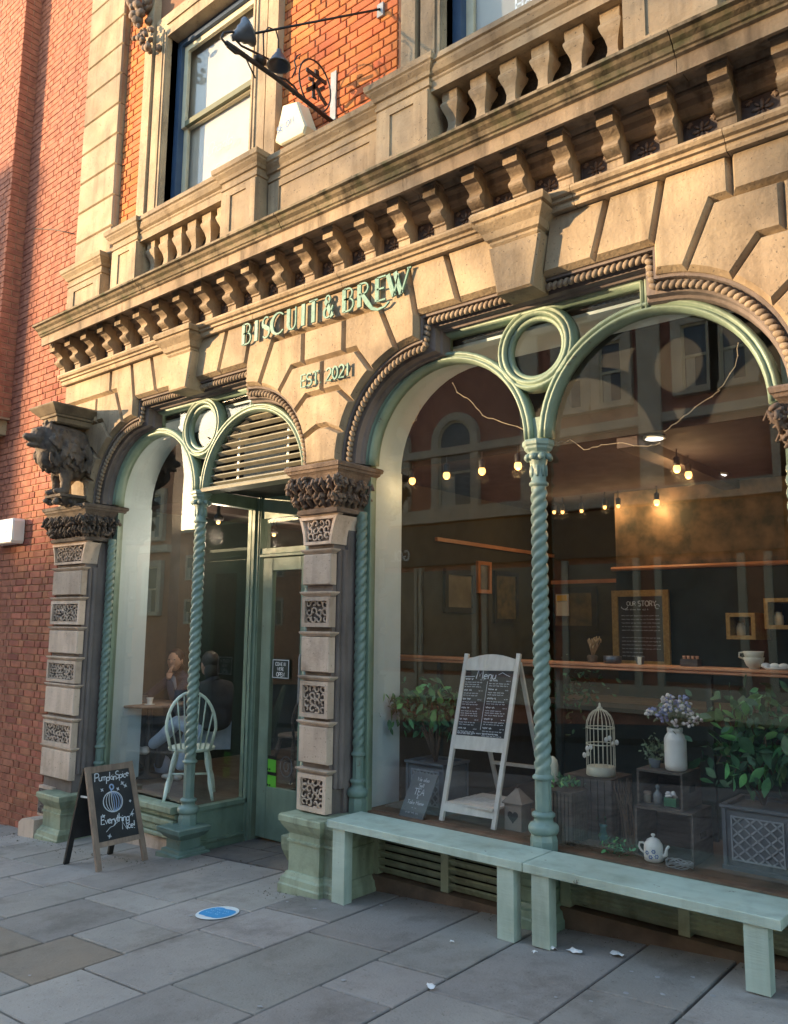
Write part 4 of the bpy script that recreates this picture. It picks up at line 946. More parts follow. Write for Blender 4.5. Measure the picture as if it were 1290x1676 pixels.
mb = MB(); text(mb, 'GOL', Vector((-13.6, YO+.06, 3.62)), Vector((-1, 0, 0)), UZ, .26, .16, .2, .02)
part(mb, 'shop_sign_letters', WHITES, ob)
OB2 = mat('opposite_orange_brick', (.50, .27, .17), (.42, .21, .13), 3, .9, .2)
ol = thing('opposite_orange_building', 'orange brick building with sash windows across the street reflected in the left window', 'building', (-30, -12, gz(-30)))
foot = [(-24.6, YO-.1), (-44, YO-.1), (-56, YO-8), (-35.2, YO-8)]     # side wall runs along the side street
part(MB().add([(x, y, z) for z in (-3, 9.5) for x, y in foot], [(0, 1, 2, 3), (7, 6, 5, 4)]+[(i, (i+1) % 4, (i+1) % 4+4, i+4) for i in range(4)]), 'wall', OB2, ol)
part(MB().box(-42, -24.55, YO-.1, YO+.1, 4.4, 4.65), 'stone_band', OSTONE, ol); part(MB().box(-42, -24.55, YO-.1, YO+.12, 9.3, 9.6), 'cornice', OSTONE, ol)
for x in (-25.5, -27.2, -28.9, -30.8): owin(ol, x, 4.95, 6.5, .7); owin(ol, x, 2.3, 3.9, .7); owin(ol, x, 7.2, 8.6, .7)
fb = thing('added_shade_block', 'low brick block closing the side street behind the camera', 'building', (-52, -45, 0))  # unseen block added, its height set to shade the lower facade
part(MB().box(-85, -34, -56, -46, -5, 11.3), 'wall', OB2, fb); part(MB().box(-85, -34, -56, -45.8, 11.3, 11.6), 'parapet', OSTONE, fb)
for i in range(12): owin(fb, -82+4*i, 2, 4.2, 1.2, Y=-45.95); owin(fb, -82+4*i, 6.5, 8.7, 1.2, Y=-45.95)
# ================================================================== interior of the cafe
room = bpy.data.objects.new('cafe_interior', None); C.objects.link(room); attach(room, cafe)
F = .33
for b_ in ((-7.97, -5.96, .50, 4.4), (-5.96, -4.45, 1.07, 4.4), (-4.45, 3.3, .50, 4.4)): part(MB().box(*b_, F-.3, F-(.3 if b_[0] == -5.96 else 0)), 'floor', FLOORI, room)
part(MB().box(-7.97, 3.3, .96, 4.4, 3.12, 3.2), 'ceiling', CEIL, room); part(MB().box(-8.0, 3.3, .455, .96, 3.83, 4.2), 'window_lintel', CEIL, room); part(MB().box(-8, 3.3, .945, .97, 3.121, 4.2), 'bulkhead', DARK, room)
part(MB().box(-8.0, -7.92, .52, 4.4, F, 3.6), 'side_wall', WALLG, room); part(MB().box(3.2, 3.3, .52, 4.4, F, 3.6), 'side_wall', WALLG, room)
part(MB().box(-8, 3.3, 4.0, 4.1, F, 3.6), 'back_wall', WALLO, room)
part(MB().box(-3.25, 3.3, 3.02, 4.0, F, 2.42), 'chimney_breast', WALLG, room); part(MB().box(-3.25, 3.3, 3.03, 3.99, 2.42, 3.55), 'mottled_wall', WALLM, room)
part(MB().sweepx([(3.02, 2.395), (2.985, 2.40), (2.975, 2.415), (2.985, 2.43), (3.02, 2.435)], -3.28, 3.3), 'copper_dado_rail', COPPER, room)
part(MB().box(-8, -3.3, 3.97, 3.999, 2.35, 2.39), 'copper_dado_rail', COPPER, room); part(MB().box(-8, -3.3, 3.985, 3.999, F, 2.34), 'wall_panel', WALLO, room)
part(MB().box(-4.6, -4.45, .9, 4.0, F, 3.12), 'partition', WALLO, room)
for x in (-7, -5.4, -2.2, -.4, 1.4): part(MB().box(x-.07, x+.07, .97, 4.0, 3.05, 3.12), 'ceiling_beam', mat('beam', (.07, .05, .045), None, 3, .8) if 'beam' not in bpy.data.materials else bpy.data.materials['beam'], room)
part(MB().box(-3.9, 3.2, 1.35, 1.55, 2.98, 3.55), 'bulkhead', WALLO, room) if 0 else None
# pale painted inner reveals round each window
def inner_reveal(P0, P1, zb):
    lx, rx = P0+acx, P1-acx; r = ar-.02
    for a0, a1, cx_ in ((180, 90, lx), (90, 0, rx)):
        pth = arc(cx_, acz, r, a0, a1, 12); pth = [(pth[0][0], zb)]+pth if a0 == 180 else pth+[(pth[-1][0], zb)]
        part(MB().psweep(pth, [(0, .46), (.02, .46), (.02, .86), (0, .86)]), 'window_reveal', REVEAL, room)
    part(MB().box(lx, rx, .46, .86, acz+r, acz+r+.02), 'window_reveal', REVEAL, room)
    for x0, x1 in ((P0-.001, P0+.19), (P1-.19, P1+.001)): part(MB().box(max(x0, -8.0), x1, .42, .87, zb-.3, 3.06), 'window_reveal', REVEAL, room)
inner_reveal(-7.61, -4.21, F); inner_reveal(-4.21, -.77, .6); inner_reveal(-.77, 2.67, .6)
part(MB().box(-3.99, -1.0, .435, 1.30, .50, .60), 'display_platform', DISPF, room); part(MB().box(-.5, 2.4, .435, 1.3, .5, .65), 'display_platform', DISPF, room)
part(MB().box(-3.99, 2.4, 1.30, 1.33, F, .60), 'display_front', WALLG, room)
part(MB().box(-7.3, -6.0, .44, .60, .20, .335), 'display_platform', DISPF, room)
# counter rail behind the display
part(MB().sweepx([(1.38, 1.60), (1.20, 1.60), (1.19, 1.605), (1.19, 1.615), (1.205, 1.62), (1.19, 1.625), (1.19, 1.637), (1.20, 1.642), (1.38, 1.642)], -4.44, 2.9), 'copper_counter_rail', COPPER, room)
for x in (-3.95, -2.9, -1.85, -.6, .9): part(MB().box(x, x+.035, 1.24, 1.28, .6, 1.60), 'rail_post', WALLG, room)
# tables under the rail
part(MB().box(-3.5, 3.0, 2.3, 2.9, F, 1.25), 'counter', WALLG, room); part(MB().box(-3.55, 3.0, 2.25, 2.92, 1.25, 1.29), 'counter_top', FLOORI, room)
def pt(p): return (p.x, p.y, p.z)
def light(px, py, Y, r=.03, W=2,  cord=True, name='pendant_lamp', lab='', col=(1, .62, .28), grp='warm lamps hanging in the cafe'):
    p = atz(px, py, 2.98); t = thing(name, lab, 'lamp', pt(p), grp)
    part(MB().ell(p, r, r, r*1.2, None, 10, 8), 'bulb', BULB, t)
    if cord: part(MB().tube([p+Vector((0, 0, r)), (p.x, p.y, 3.12)], .004, 5), 'cord', IRON, t); part(MB().lathe((p.x, p.y, p.z+r), [(.022, -.005), (.024, .05), (.01, .06)], 10), 'bulb_holder', IRON, t)
    l = bpy.data.lights.new('bulb_light', 'POINT'); l.energy = W; l.color = col; l.shadow_soft_size = .05
    o = bpy.data.objects.new('bulb_light', l); C.objects.link(o); o.location = p-Vector((0, 0, r*1.5)); attach(o, t)
for i, (px, py, Y, l) in enumerate(((675, 787, 1.7, 'warm glowing bulb hanging leftmost in the main window, beside the pale reveal'), (731, 778, 2.0, 'warm glowing bulb second from the left behind the main window'), (789, 771, 1.9, 'warm glowing bulb with a pull cord, third from the left behind the main window'), (848, 762, 2.3, 'warm glowing bulb just left of the green middle column capital'), (1108, 767, 1.7, 'left bulb of the close pair glowing high in the right-hand arch'), (1127, 777, 1.9, 'lower right bulb of the close pair glowing high in the right-hand arch'), (1075, 822, 2.2, 'single bright bulb glowing against the mottled brown wall'))):
    light(px, py, Y, .026, .22 if i < 3 else .9, True, lab=l)
for i, (px, py) in enumerate(((907, 838), (921, 838), (952, 836), (990, 830), (1012, 828))):
    light(px, py, 2.75, .016, .25, True, 'spot_lamp', ['small spot lamp leftmost of the row right beside the middle column', 'small spot lamp second in the row right of the middle column', 'small spot lamp third in the row, on a black holder', 'small spot lamp fourth in the row, before the mottled wall edge', 'small spot lamp at the right end of the row on a black stem'][i], grp='small spot lamps in a row')
for i, (px, py, Y) in enumerate(((1071, 718, 1.35), (1177, 778, 2.05))):
    p = atz(px, py, 3.105); t = thing('downlight', ['flat white downlight high in the right-hand arch', 'flat white downlight right of the bulb pair'][i], 'lamp', pt(p))
    part(MB().lathe(p, [(.055, -.004), (.055, .0)], 20), 'diffuser', SPOT, t); part(MB().lathe(p, [(.07, -.001), (.072, .013), (.0, .014)], 20), 'housing', CREAM, t)
for (x, y, lb) in ((-7, 2.2, 'small dark ceiling lamp at the back of the room behind the left window'), (-6.6, 1.1, 'small dark ceiling lamp nearest the left window, above the mint chair'), (-5.4, 2.4, 'small dark ceiling lamp behind the entrance door')):
    t = thing('added_fill_lamp', lb, 'lamp', (x, y, 2.9), 'small dark lamps above the tables behind the left window')  # unseen lamps added to brighten the seated people and the room
    part(MB().lathe((x, y, 2.90), [(.0, .0), (.045, .01), (.05, .05), (.02, .08), (.012, .22)], 12), 'shade', IRON, t); part(MB().ell((x, y, 2.895), .022, .022, .02, None, 10, 6), 'bulb', BULB, t)
    l = bpy.data.lights.new('bulb_light', 'POINT'); l.energy = 3; l.color = (1, .80, .58); l.shadow_soft_size = .08; o = bpy.data.objects.new('bulb_light', l); C.objects.link(o); o.location = (x, y, 2.75); attach(o, t)
# ------------------------------------------------------------------ our story board, pictures, shelf boxes
def rectframe(mb, x0, x1, z0, z1, y, wd, d=.03): mb.psweep([(x0, z0), (x1, z0), (x1, z1), (x0, z1)], [(0, y-d), (wd, y-d), (wd, y), (0, y)], True)
def framed(name, lab, cat, px0, py0, px1, py1, Y, fm, inner, wd=.05, grp=None):
    a = at(px0, py0, Y); b = at(px1, py1, Y); x0, x1, z0, z1 = a.x, b.x, b.z, a.z
    t = thing(name, lab, cat, (x0, Y, z0), grp); mb = MB(); rectframe(mb, x0, x1, z0, z1, Y, wd); part(mb, 'frame', fm, t)
    part(MB().box(x0+wd, x1-wd, Y-.012, Y-.002, z0+wd, z1-wd), 'panel', inner, t); return t, x0+wd, x1-wd, z0+wd, z1-wd
t, x0, x1, z0, z1 = framed('chalk_board', 'gold framed blackboard headed OUR STORY on the dark green wall', 'chalkboard', 1003, 967, 1100, 1094, 2.96, GOLD, CHALKB, .055)
mb = MB(); w_ = x1-x0; O = Vector((x0+.2*w_, 2.945, z1-.08)); text(mb, 'OUR', O, UX, UZ, .036, .16, .14); text(mb, 'STORY', O+Vector((.105, .0, -.004)), UX, UZ, .044, .2, .12)
def squiggle(mb, x, z, L, h, Y, q, O=None, U=UX, V=UZ, wd=.0042):
    pts = []; n = int(L/(h*.42)); 
    base = O if O is not None else Vector((0, Y, 0)); i = 0
    while i < n:
        k = q.randint(4, 9); seg = [(x+(i+j)*h*.42, z+h*(.5+.42*((-1)**j)*q.uniform(.4, 1))) for j in range(min(k, n-i))]
        if len(seg) > 1: mb.ribbon(seg, wd, base, U, V)
        i += k+1
q = random.Random(4)
squiggle(mb, x0+.16*w_, z1-.125, w_*.55, .018, 2.945, q)
for k in range(12):
    if k == 5: continue
    squiggle(mb, x0+.03, z1-.175-.032*k, w_*(.86 if k not in (10, 11) else .5), .012, 2.945, q, wd=.003)
mb.ribbon(A(x0+.06, z1-.09, .03, .022, 180, 360, 6), .006, Vector((0, 2.945, 0)), UX, UZ); mb.ribbon(A(x1-.05, z1-.09, .02, .02, 0, 300, 6), .006, Vector((0, 2.945, 0)), UX, UZ)
part(mb, 'chalk_writing', CHALK, t)
PICT = mat('old_painting', (.20, .14, .06), (.06, .06, .035), 9, .6)
framed('wall_picture', 'dark framed landscape picture left of the story board', 'picture', 902, 962, 980, 1034, 3.9, IRON, PICT, .06)
t, x0, x1, z0, z1 = framed('poster', 'small yellow and white notice in front of the dark landscape picture', 'notice', 912, 973, 932, 1008, 3.80, PAPER, WHITES, .01)
part(MB().box(x0, x1, 3.775, 3.785, z1-.06, z1), 'yellow_band', mat('yellow_print', (.7, .5, .05), None), t)
PALE = mat('pale_print', (.25, .20, .12), (.16, .13, .08), 6, .7)
XP = -4.45
def atX(px, py, X): d = ray(px, py); return CAMPOS+d*((X-CAMPOS.x)/d.x)
def sidepic(lab, px0, py0, px1, py1, fm, inner, wd):
    a, b = atX(px0, py0, XP), atX(px1, py1, XP); y0, y1, z0, z1 = a.y, b.y, min(a.z, b.z), max(a.z, b.z); t = thing('wall_picture', lab, 'picture', (XP, y0, z0))
    mb = MB(); mb.box(XP, XP+.03, y0, y0+wd, z0, z1); mb.box(XP, XP+.03, y1-wd, y1, z0, z1); mb.box(XP, XP+.0295, y0+wd, y1-wd, z0, z0+wd); mb.box(XP, XP+.0295, y0+wd, y1-wd, z1-wd, z1)
    part(mb, 'frame', fm, t); part(MB().box(XP+.004, XP+.012, y0+wd, y1-wd, z0+wd, z1-wd), 'panel', inner, t)
sidepic('wide dark framed pale print, leftmost of the three seen in the left arch', 725, 930, 775, 1004, IRON, PALE, .05); sidepic('small framed portrait, middle one of the three seen in the left arch', 779, 918, 801, 972, COPPER, PICT, .035)
sidepic('tall dark framed print, right one of the three seen in the left arch', 806, 934, 846, 1020, IRON, PICT, .04); a = atX(712, 882, XP); part(MB().box(XP, XP+.03, a.y, 4.0, a.z-.02, a.z+.015), 'copper_dado_rail', COPPER, room)
t, x0, x1, z0, z1 = framed('wall_picture', 'dark poster with pale writing on the wall behind the left window', 'picture', 262, 978, 303, 1040, 2.2, IRON, CHALKB, .03)
mb = MB()
for k in range(8): squiggle(mb, x0+.02, z1-.05-.05*k, (x1-x0)*.85, .02, 2.18, q, wd=.005)
part(mb, 'chalk_writing', CHALK, t)
for (a, lab) in (((1186, 1003, 1236, 1047), 'small square gilt shelf box with a cream pot inside on the dark wall'), ((1248, 979, 1312, 1030), 'gilt shelf box with jars, higher and right of the small square one')):
    x0, z1 = at(a[0], a[1], 2.6).xz; x1, z0 = at(a[2], a[3], 2.6).xz
    t = thing('shelf_box', lab, 'shelf', (x0, 2.9, z0)); mb = MB(); rectframe(mb, x0, x1, z0, z1, 3.0, .03, .38); part(mb, 'frame', GOLD, t)
    for k in range(2 if a[0] < 1200 else 3):
        xx = x0+.07+.10*k; g_ = thing('jar', ('left cream pot in the small square gilt shelf box', 'right dark jar in the small square gilt shelf box')[k] if a[0] < 1200 else ('left cream pot in the higher gilt shelf box', 'middle dark jar in the higher gilt shelf box', 'right cream pot in the higher gilt shelf box')[k], 'jar', (xx, 2.75, z0+.03), 'pots and jars in the gilt shelf boxes')
        part(MB().lathe((xx, 2.75, z0+.03), [(.03, 0), (.036, .02), (.034, .07), (.022, .085), (.024, .10)], 12), 'body', [CREAM, TWIG][k % 2], g_)
# ------------------------------------------------------------------ things on the copper rail
def rail_at(px, Y=1.29): return at(px, 1095, Y).x
def simple(name, lab, cat, mb, mt, loc, grp=None, nm='body'):
    t = thing(name, lab, cat, loc, grp); part(mb, nm, mt, t); return t
ZR = 1.642
x = rail_at(1235); t = thing('teacup', 'two stacked cream teacups with a handle on the copper rail', 'cup', (x, 1.29, ZR))
for k in range(2): part(MB().lathe((x, 1.29, ZR+.036*k), [(.028, 0), (.03, .006), (.045, .02), (.055, .045), (.06, .07), (.056, .07), (.048, .03), (.0, .012)], 20), 'cup', CREAM, t)
part(MB().tube([(x-.055, 1.29, ZR+.10), (x-.085, 1.29, ZR+.095), (x-.088, 1.29, ZR+.07), (x-.052, 1.29, ZR+.055)], .006, 6), 'handle', CREAM, t)
x = rail_at(1272); mb = MB().lathe((x, 1.29, ZR), [(.06, 0), (.075, .01), (.07, .014), (.05, .012)], 20)
t = simple('saucer_stack', 'white saucers and upturned cups beside the stacked teacups on the copper rail', 'saucers', mb, WHITE, (x, 1.29, ZR))
for k in range(4): part(MB().ell((x-.06+.05*k, 1.28, ZR+.022), .03, .03, .018, None, 10, 6), 'upturned_cup', WHITE, t)
x = rail_at(1003); simple('bowl', 'low blue grey bowl on the copper rail below the story board', 'bowl', MB().lathe((x, 1.29, ZR), [(.05, 0), (.06, .004), (.062, .05), (.056, .05), (.05, .01)], 18), ZINC, (x, 1.29, ZR))
x = rail_at(1045); simple('metal_cup', 'small grey metal cup on the rail in front of the story board', 'cup', MB().lathe((x, 1.32, ZR), [(.022, 0), (.03, .05), (.027, .05), (.02, .01)], 14), ZINC, (x, 1.32, ZR))
x = rail_at(967); t = thing('dried_flowers', 'bunch of dried wheat in a small pot on the copper rail', 'dried flowers', (x, 1.5, 1.5)); mb = MB()
for k in range(40):
    a = R.uniform(0, 2*pi); s = R.uniform(.0, .07); p0 = Vector((x, 1.32, ZR+.03)); p1 = p0+Vector((s*cos(a), s*sin(a), R.uniform(.07, .14))); mb.tube([p0, p1], .0025, 4); mb.ell(p1, .006, .006, .016, None, 5, 4)
part(mb, 'stems', mat('dried_wheat', (.42, .28, .14), (.32, .2, .1), 20), t); part(MB().lathe((x, 1.32, ZR), [(.03, 0), (.036, .04), (.03, .05)], 12), 'pot', TWIG, t)
x = rail_at(1130); t = thing('glass_cakestand', 'small stand with glazed cups right of the story board on the rail', 'stand', (x, 1.32, ZR)); part(MB().box(x-.06, x+.05, 1.28, 1.36, ZR, ZR+.045), 'stand', CRATE, t)
for k in range(4): part(MB().lathe((x-.045+.028*k, 1.31, ZR+.046), [(.008, 0), (.012, .02), (.009, .02)], 8), 'cup', COPPER, t)
x = rail_at(1052); simple('table_number', 'small pale wooden block standing on the copper rail', 'block', MB().box(x-.012, x+.012, 1.24, 1.25, ZR, ZR+.05), CREAM, (x, 1.25, ZR))
# ------------------------------------------------------------------ foliage helpers
lm = MB(); lv = []
for i in range(5):
    t_ = i/4; ww = .5*sin(pi*min(t_*.98+.01, 1))**.8*(1-.35*t_); yy = -.12*t_*t_
    lv += [(-ww*.6, yy+.05*abs(ww), t_), (0, yy-.02, t_), (ww*.6, yy+.05*abs(ww), t_)]
lf = []
for i in range(4): a = 3*i; lf += [(a, a+1, a+4, a+3), (a+1, a+2, a+5, a+4)]
lm.add([(x, y, -z) for x, y, z in lv], lf, True); leafme = lm.mesh('leaf')
def leafset(mt): me = leafme.copy(); me.materials.clear(); me.materials.append(mt); return me
LF1, LF2, LF3 = leafset(LEAF), leafset(LEAFD), leafset(LEAFG)
def ficus(t, c, rx, rz, ry, n, base, size=.085, trunk=True, seed=1):
    q = random.Random(seed); c = Vector(c); base = Vector(base); mb = MB(); tips = []
    for k in range(16):
        a = q.uniform(0, 2*pi); e = q.uniform(-.5, 1); p = c+Vector((rx*cos(a)*.8*sqrt(1-e*e*.6), ry*sin(a)*.8*sqrt(1-e*e*.6), rz*e*.8)); m_ = base.lerp(p, .55)+Vector((0, 0, .10))
        pts = [base, base.lerp(m_, .5)+Vector((q.uniform(-.02, .02), q.uniform(-.02, .02), .02)), m_, p, p+Vector((cos(a)*.03, sin(a)*.03, -.05))]; mb.tube(pts, [.012, .009, .006, .004, .002], 5); tips += [m_, p, pts[4]]
    part(mb, 'branches', TWIG, t)
    for k in range(n):
        p = q.choice(tips)+Vector((q.gauss(0, rx*.26), q.gauss(0, ry*.26), q.gauss(0, rz*.22)))
        d = p-c; s = size*q.uniform(.45, 1.15)
        out = math.atan2(d.y, d.x)+q.gauss(0, .5)
        M = Euler((q.uniform(.1, 1.0), 0, out+pi/2), 'XYZ')
        inst(LF1 if q.random() < .6 else LF2, 'leaf', t, p, (q.gauss(.75, .55), q.gauss(0, .6), out+pi/2), (s*q.uniform(.8, 1.1), s, s))
    mb = MB()
    for k in range(260):
        p = q.choice(tips)+Vector((q.gauss(0, rx*.3), q.gauss(0, ry*.3)+.03, q.gauss(0, rz*.25))); M = Euler((q.uniform(-1, 2), q.uniform(-1, 1), q.uniform(0, 6.3))).to_matrix(); s = size*q.uniform(.4, .8)
        mb.add([p+M@(Vector(v.co)*s) for v in leafme.vertices], [tuple(f_.vertices) for f_ in leafme.polygons], True)
    part(mb, 'foliage', LEAFD, t, kind='stuff', fix=False)
def planter(x0, y0, w_, d, z0, h, lab):
    t = thing('lattice_planter', lab, 'planter', (x0, y0, z0), 'square grey lattice planters in the window'); x1, y1 = x0+w_, y0+d
    part(MB().loft(x0+.012, x1-.012, y0+.012, y1-.012, [(z0, 0), (z0+h-.03, 0), (z0+h-.03, -.02), (z0+h-.05, -.02)]), 'body', LEAD, t)
    mb = MB()
    for (a, b) in ((x0, y0), (x1-.02, y0), (x0, y1-.02), (x1-.02, y1-.02)): mb.box(a, a+.02, b, b+.02, z0, z0+h)
    mb.loft(x0, x1, y0, y1, [(z0+h-.02, 0), (z0+h-.015, .008), (z0+h, .008), (z0+h, -.02), (z0+h-.03, -.02)]); mb.loft(x0, x1, y0, y1, [(z0, 0), (z0, .006), (z0+.02, .006), (z0+.02, 0)])
    part(mb, 'rim_and_corners', LEAD, t)
    mb = MB(); yy = y0+.008; a, b, c, d_ = x0+.045, x1-.045, z0+.05, z0+h-.055
    mb.psweep([(a, c), (b, c), (b, d_), (a, d_)], [(0, yy-.006), (.007, yy-.006), (.007, yy+.004), (0, yy+.004)], True)
    n = 4; W, H = b-a, d_-c
    for i in range(-n, n+1):
        for sg in (1, -1):
            pts = []
            for k in range(21):
                u = k/20; x = a+W*((i/ n)+u) ; z = c+H*u if sg > 0 else d_-H*u
                if a <= x <= b: pts.append((x, yy, z))
            if len(pts) > 1: mb.bar(pts[0], pts[-1], .005, .009, (0, 1, 0))
    part(mb, 'lattice', LEADL, t)
    part(MB().box(x0+.03, x1-.03, y0+.03, y1-.03, z0+h-.06, z0+h-.05), 'soil', TWIG, t)
    return t
p = atz(1185, 1421, .6); planter(p.x, p.y, .36, .36, .6, .335, 'large grey lattice planter at the right edge of the window display')
pz = Vector((p.x+.17, p.y+.17, .93))
t = thing('ficus_plant', 'leafy green ficus growing from the lattice planter at the right edge', 'plant', pz, 'ficus plants in the window')
cc = at(1238, 1215, pz.y-.04); ficus(t, cc, .27, .29, .20, 295, pz, .115, seed=5)
p = atz(655, 1327, .6); planter(p.x, p.y+.06, .33, .30, .6, .34, 'darker lattice planter behind the slate TEA sign in the left arch')
pz = Vector((p.x+.16, p.y+.2, .93))
t = thing('ficus_plant', 'dense dark green trailing ficus above the planter left of the menu easel', 'plant', pz, 'ficus plants in the window')
cc = at(690, 1160, pz.y); ficus(t, cc, .24, .20, .17, 295, pz, .10, seed=8)
# ------------------------------------------------------------------ menu easel
t = thing('menu_easel', 'whitewashed wooden A-frame easel with a chalked menu board', 'easel', (-3.2, .7, .6))
fl, fr_, tl, tr = Vector((-3.388, .552, .6)), Vector((-2.995, .578, .6)), Vector((0, 0, 0)), Vector((0, 0, 0))
def up_at(px, py, Y): return at(px, py, Y)
tl = at(765, 1070, .80); tr = at(850, 1070, .83)
for a, b in ((fl, tl), (fr_, tr)): part(MB().bar(a, b, .03, .022), 'leg', WWOOD, t)
bl_, br_ = Vector((-3.30, 1.16, .6)), Vector((-2.93, 1.16, .6))
for a, b in ((bl_, tl+Vector((.01, .02, -.06))), (br_, tr+Vector((-.01, .02, -.06)))): part(MB().bar(a, b, .026, .02), 'leg', WWOOD, t)
U_ = ((fr_-fl)+(tr-tl)).normalized(); V_ = ((tl-fl)+(tr-fr_)).normalized(); N_ = U_.cross(V_)*-1
def eb(s0, s1, h0, h1, off, th, nm, mt, arch=0):
    L_ = (tl-fl).length
    def P_(s, hh): a = fl.lerp(tl, hh); b = fr_.lerp(tr, hh); return a.lerp(b, s)
    pts = [P_(s0, h0), P_(s1, h0)]
    if arch: pts += [P_(s1+(s0-s1)*k/8, h1+arch*sin(pi*k/8)) for k in range(9)]
    else: pts += [P_(s1, h1), P_(s0, h1)]
    n_ = (P_(1, .5)-P_(0, .5)).cross(P_(.5, 1)-P_(.5, 0)).normalized()
    vs = [p_+n_*off for p_ in pts]+[p_+n_*(off-th) for p_ in pts]; n = len(pts)
    part(MB().add(vs, [tuple(range(n)), tuple(reversed(range(n, 2*n)))]+[(i, (i+1) % n, (i+1) % n+n, i+n) for i in range(n)]), nm, mt, t); return P_, n_
eb(.04, .96, .42, .50, .012, .02, 'rail', WWOOD); eb(.04, .96, .895, .965, .012, .02, 'top_rail', WWOOD, .03); P_, n_ = eb(.035, .965, .495, .90, .004, .008, 'board', CHALKB)
eb(.02, .98, .055, .10, .012, .02, 'rail', WWOOD)
for k in range(5):
    a = P_(.03, .11); y_ = fl.y+.02+.085*k; part(MB().box(fl.x+.02+.004*k, fr_.x-.005, y_, y_+.075, .71, .722), 'shelf_slat', WWOOD, t)
part(MB().bar(bl_.lerp(tl, .3), br_.lerp(tr, .3), .02, .03, (0, 0, 1)), 'rail', WWOOD, t)
O = P_(.26, .845)+n_*.007; W_ = (P_(1, .6)-P_(0, .6)); Uu = W_.normalized(); Vv = (P_(.5, 1)-P_(.5, 0)).normalized()
mb = MB(); text(mb, 'Menu', O, Uu, Vv, .062, .11, .14, slant=.12)
mb.ribbon([(.17, .03), (.2, .045), (.23, .03), (.26, .02)], .004, O, Uu, Vv); mb.ribbon([(-.09, .012), (-.05, .012), (-.01, .015)], .004, O, Uu, Vv)
for col, (sx_, ln) in enumerate(((.06, .36), (.53, .40))):
    hh = .835 if col == 0 else .83
    for blk in range(6 if col == 0 else 6):
        O2 = P_(sx_, hh)+n_*.007; squiggle(mb, 0, 0, ln*.45*W_.length, .014, 0, q, O2, Uu, Vv, .006); squiggle(mb, ln*.8*W_.length, 0, .035, .008, 0, q, O2, Uu, Vv, .003); hh -= .017
        for k in range(q.choice((2, 2, 3))): O2 = P_(sx_, hh)+n_*.007; squiggle(mb, 0, 0, ln*q.uniform(.75, .98)*W_.length, .009, 0, q, O2, Uu, Vv, .0034); hh -= .0135
        hh -= .010
O2 = P_(.05, .512)+n_*.007; squiggle(mb, 0, 0, .8*W_.length, .011, 0, q, O2, Uu, Vv, .004)
a = P_(.49, .54)+n_*.007; b = P_(.49, .83)+n_*.007; mb.bar(a, b, .003, .001); part(mb, 'chalk_writing', CHALK, t)
# slate tea sign
t = thing('slate_sign', 'leaning grey slate chalked We also Sell TEA & Take Home', 'sign', (-3.6, .48, .6))
sl_, sr_, su, sv = Vector((-3.69, .468, .602)), Vector((-3.485, .472, .602)), at(679, 1262, .56), at(717, 1270, .565)
n2 = (sr_-sl_).cross(su-sl_).normalized(); vs = [sl_, sr_, sv, su]; vs = vs+[v-n2*.012 for v in vs]
part(MB().add(vs, [(0, 1, 2, 3), (7, 6, 5, 4), (0, 4, 5, 1), (1, 5, 6, 2), (2, 6, 7, 3), (3, 7, 4, 0)]), 'slate', SLATEB, t)
U2 = (sr_-sl_).normalized(); V2 = ((su-sl_)+(sv-sr_)).normalized(); H2 = (su-sl_).length; mb = MB()
for s, f, hh in (('We also', .80, .026), ('Sell', .67, .026), ('TEA', .50, .042), ('&', .42, .02), ('Take Home', .29, .026), ('- -', .17, .03)):
    O = sl_.lerp(sr_, .5)+V2*(H2*f)+n2*.002; text(mb, s, O, U2, V2, hh, .13, .12, center=True)
squiggle(mb, -.06, 0, .12, .016, 0, q, sl_.lerp(sr_, .5)+V2*(H2*.08)+n2*.002, U2, V2, .003)
part(mb, 'chalk_writing', CHALK, t)
# lantern with heart
p = Vector((-2.89, .70, .6)); t = thing('heart_lantern', 'small weathered wooden lantern with a heart cut-out beside the easel', 'lantern', p)
x0, x1, y0, y1 = p.x-.062, p.x+.062, p.y-.06, p.y+.06
part(MB().box(x0, x1, y0, y1, .6, .76), 'body', mat('lantern_wood', (.28, .23, .19), (.2, .165, .14), 8, .8, .3), t)
part(MB().loft(x0, x1, y0, y1, [(.76, .012), (.768, .014), (.775, .008), (.84, -.045), (.85, -.05)]), 'roof', bpy.data.materials['lantern_wood'], t)
hp = [(0.034*16*sin(radians(a))**3/16, .034*(13*cos(radians(a))-5*cos(2*radians(a))-2*cos(3*radians(a))-cos(4*radians(a)))/16) for a in range(0, 360, 20)]
part(MB().prism([(p.x+u*1.15, .685+v*1.25) for u, v in hp], y0-.002, y0+.004), 'heart_cutout', DARK, t); part(MB().tube([(p.x, p.y, .85), (p.x-.01, p.y, .875), (p.x+.012, p.y, .87), (p.x, p.y, .852)], .004, 5), 'rope_loop', TWIG, t)
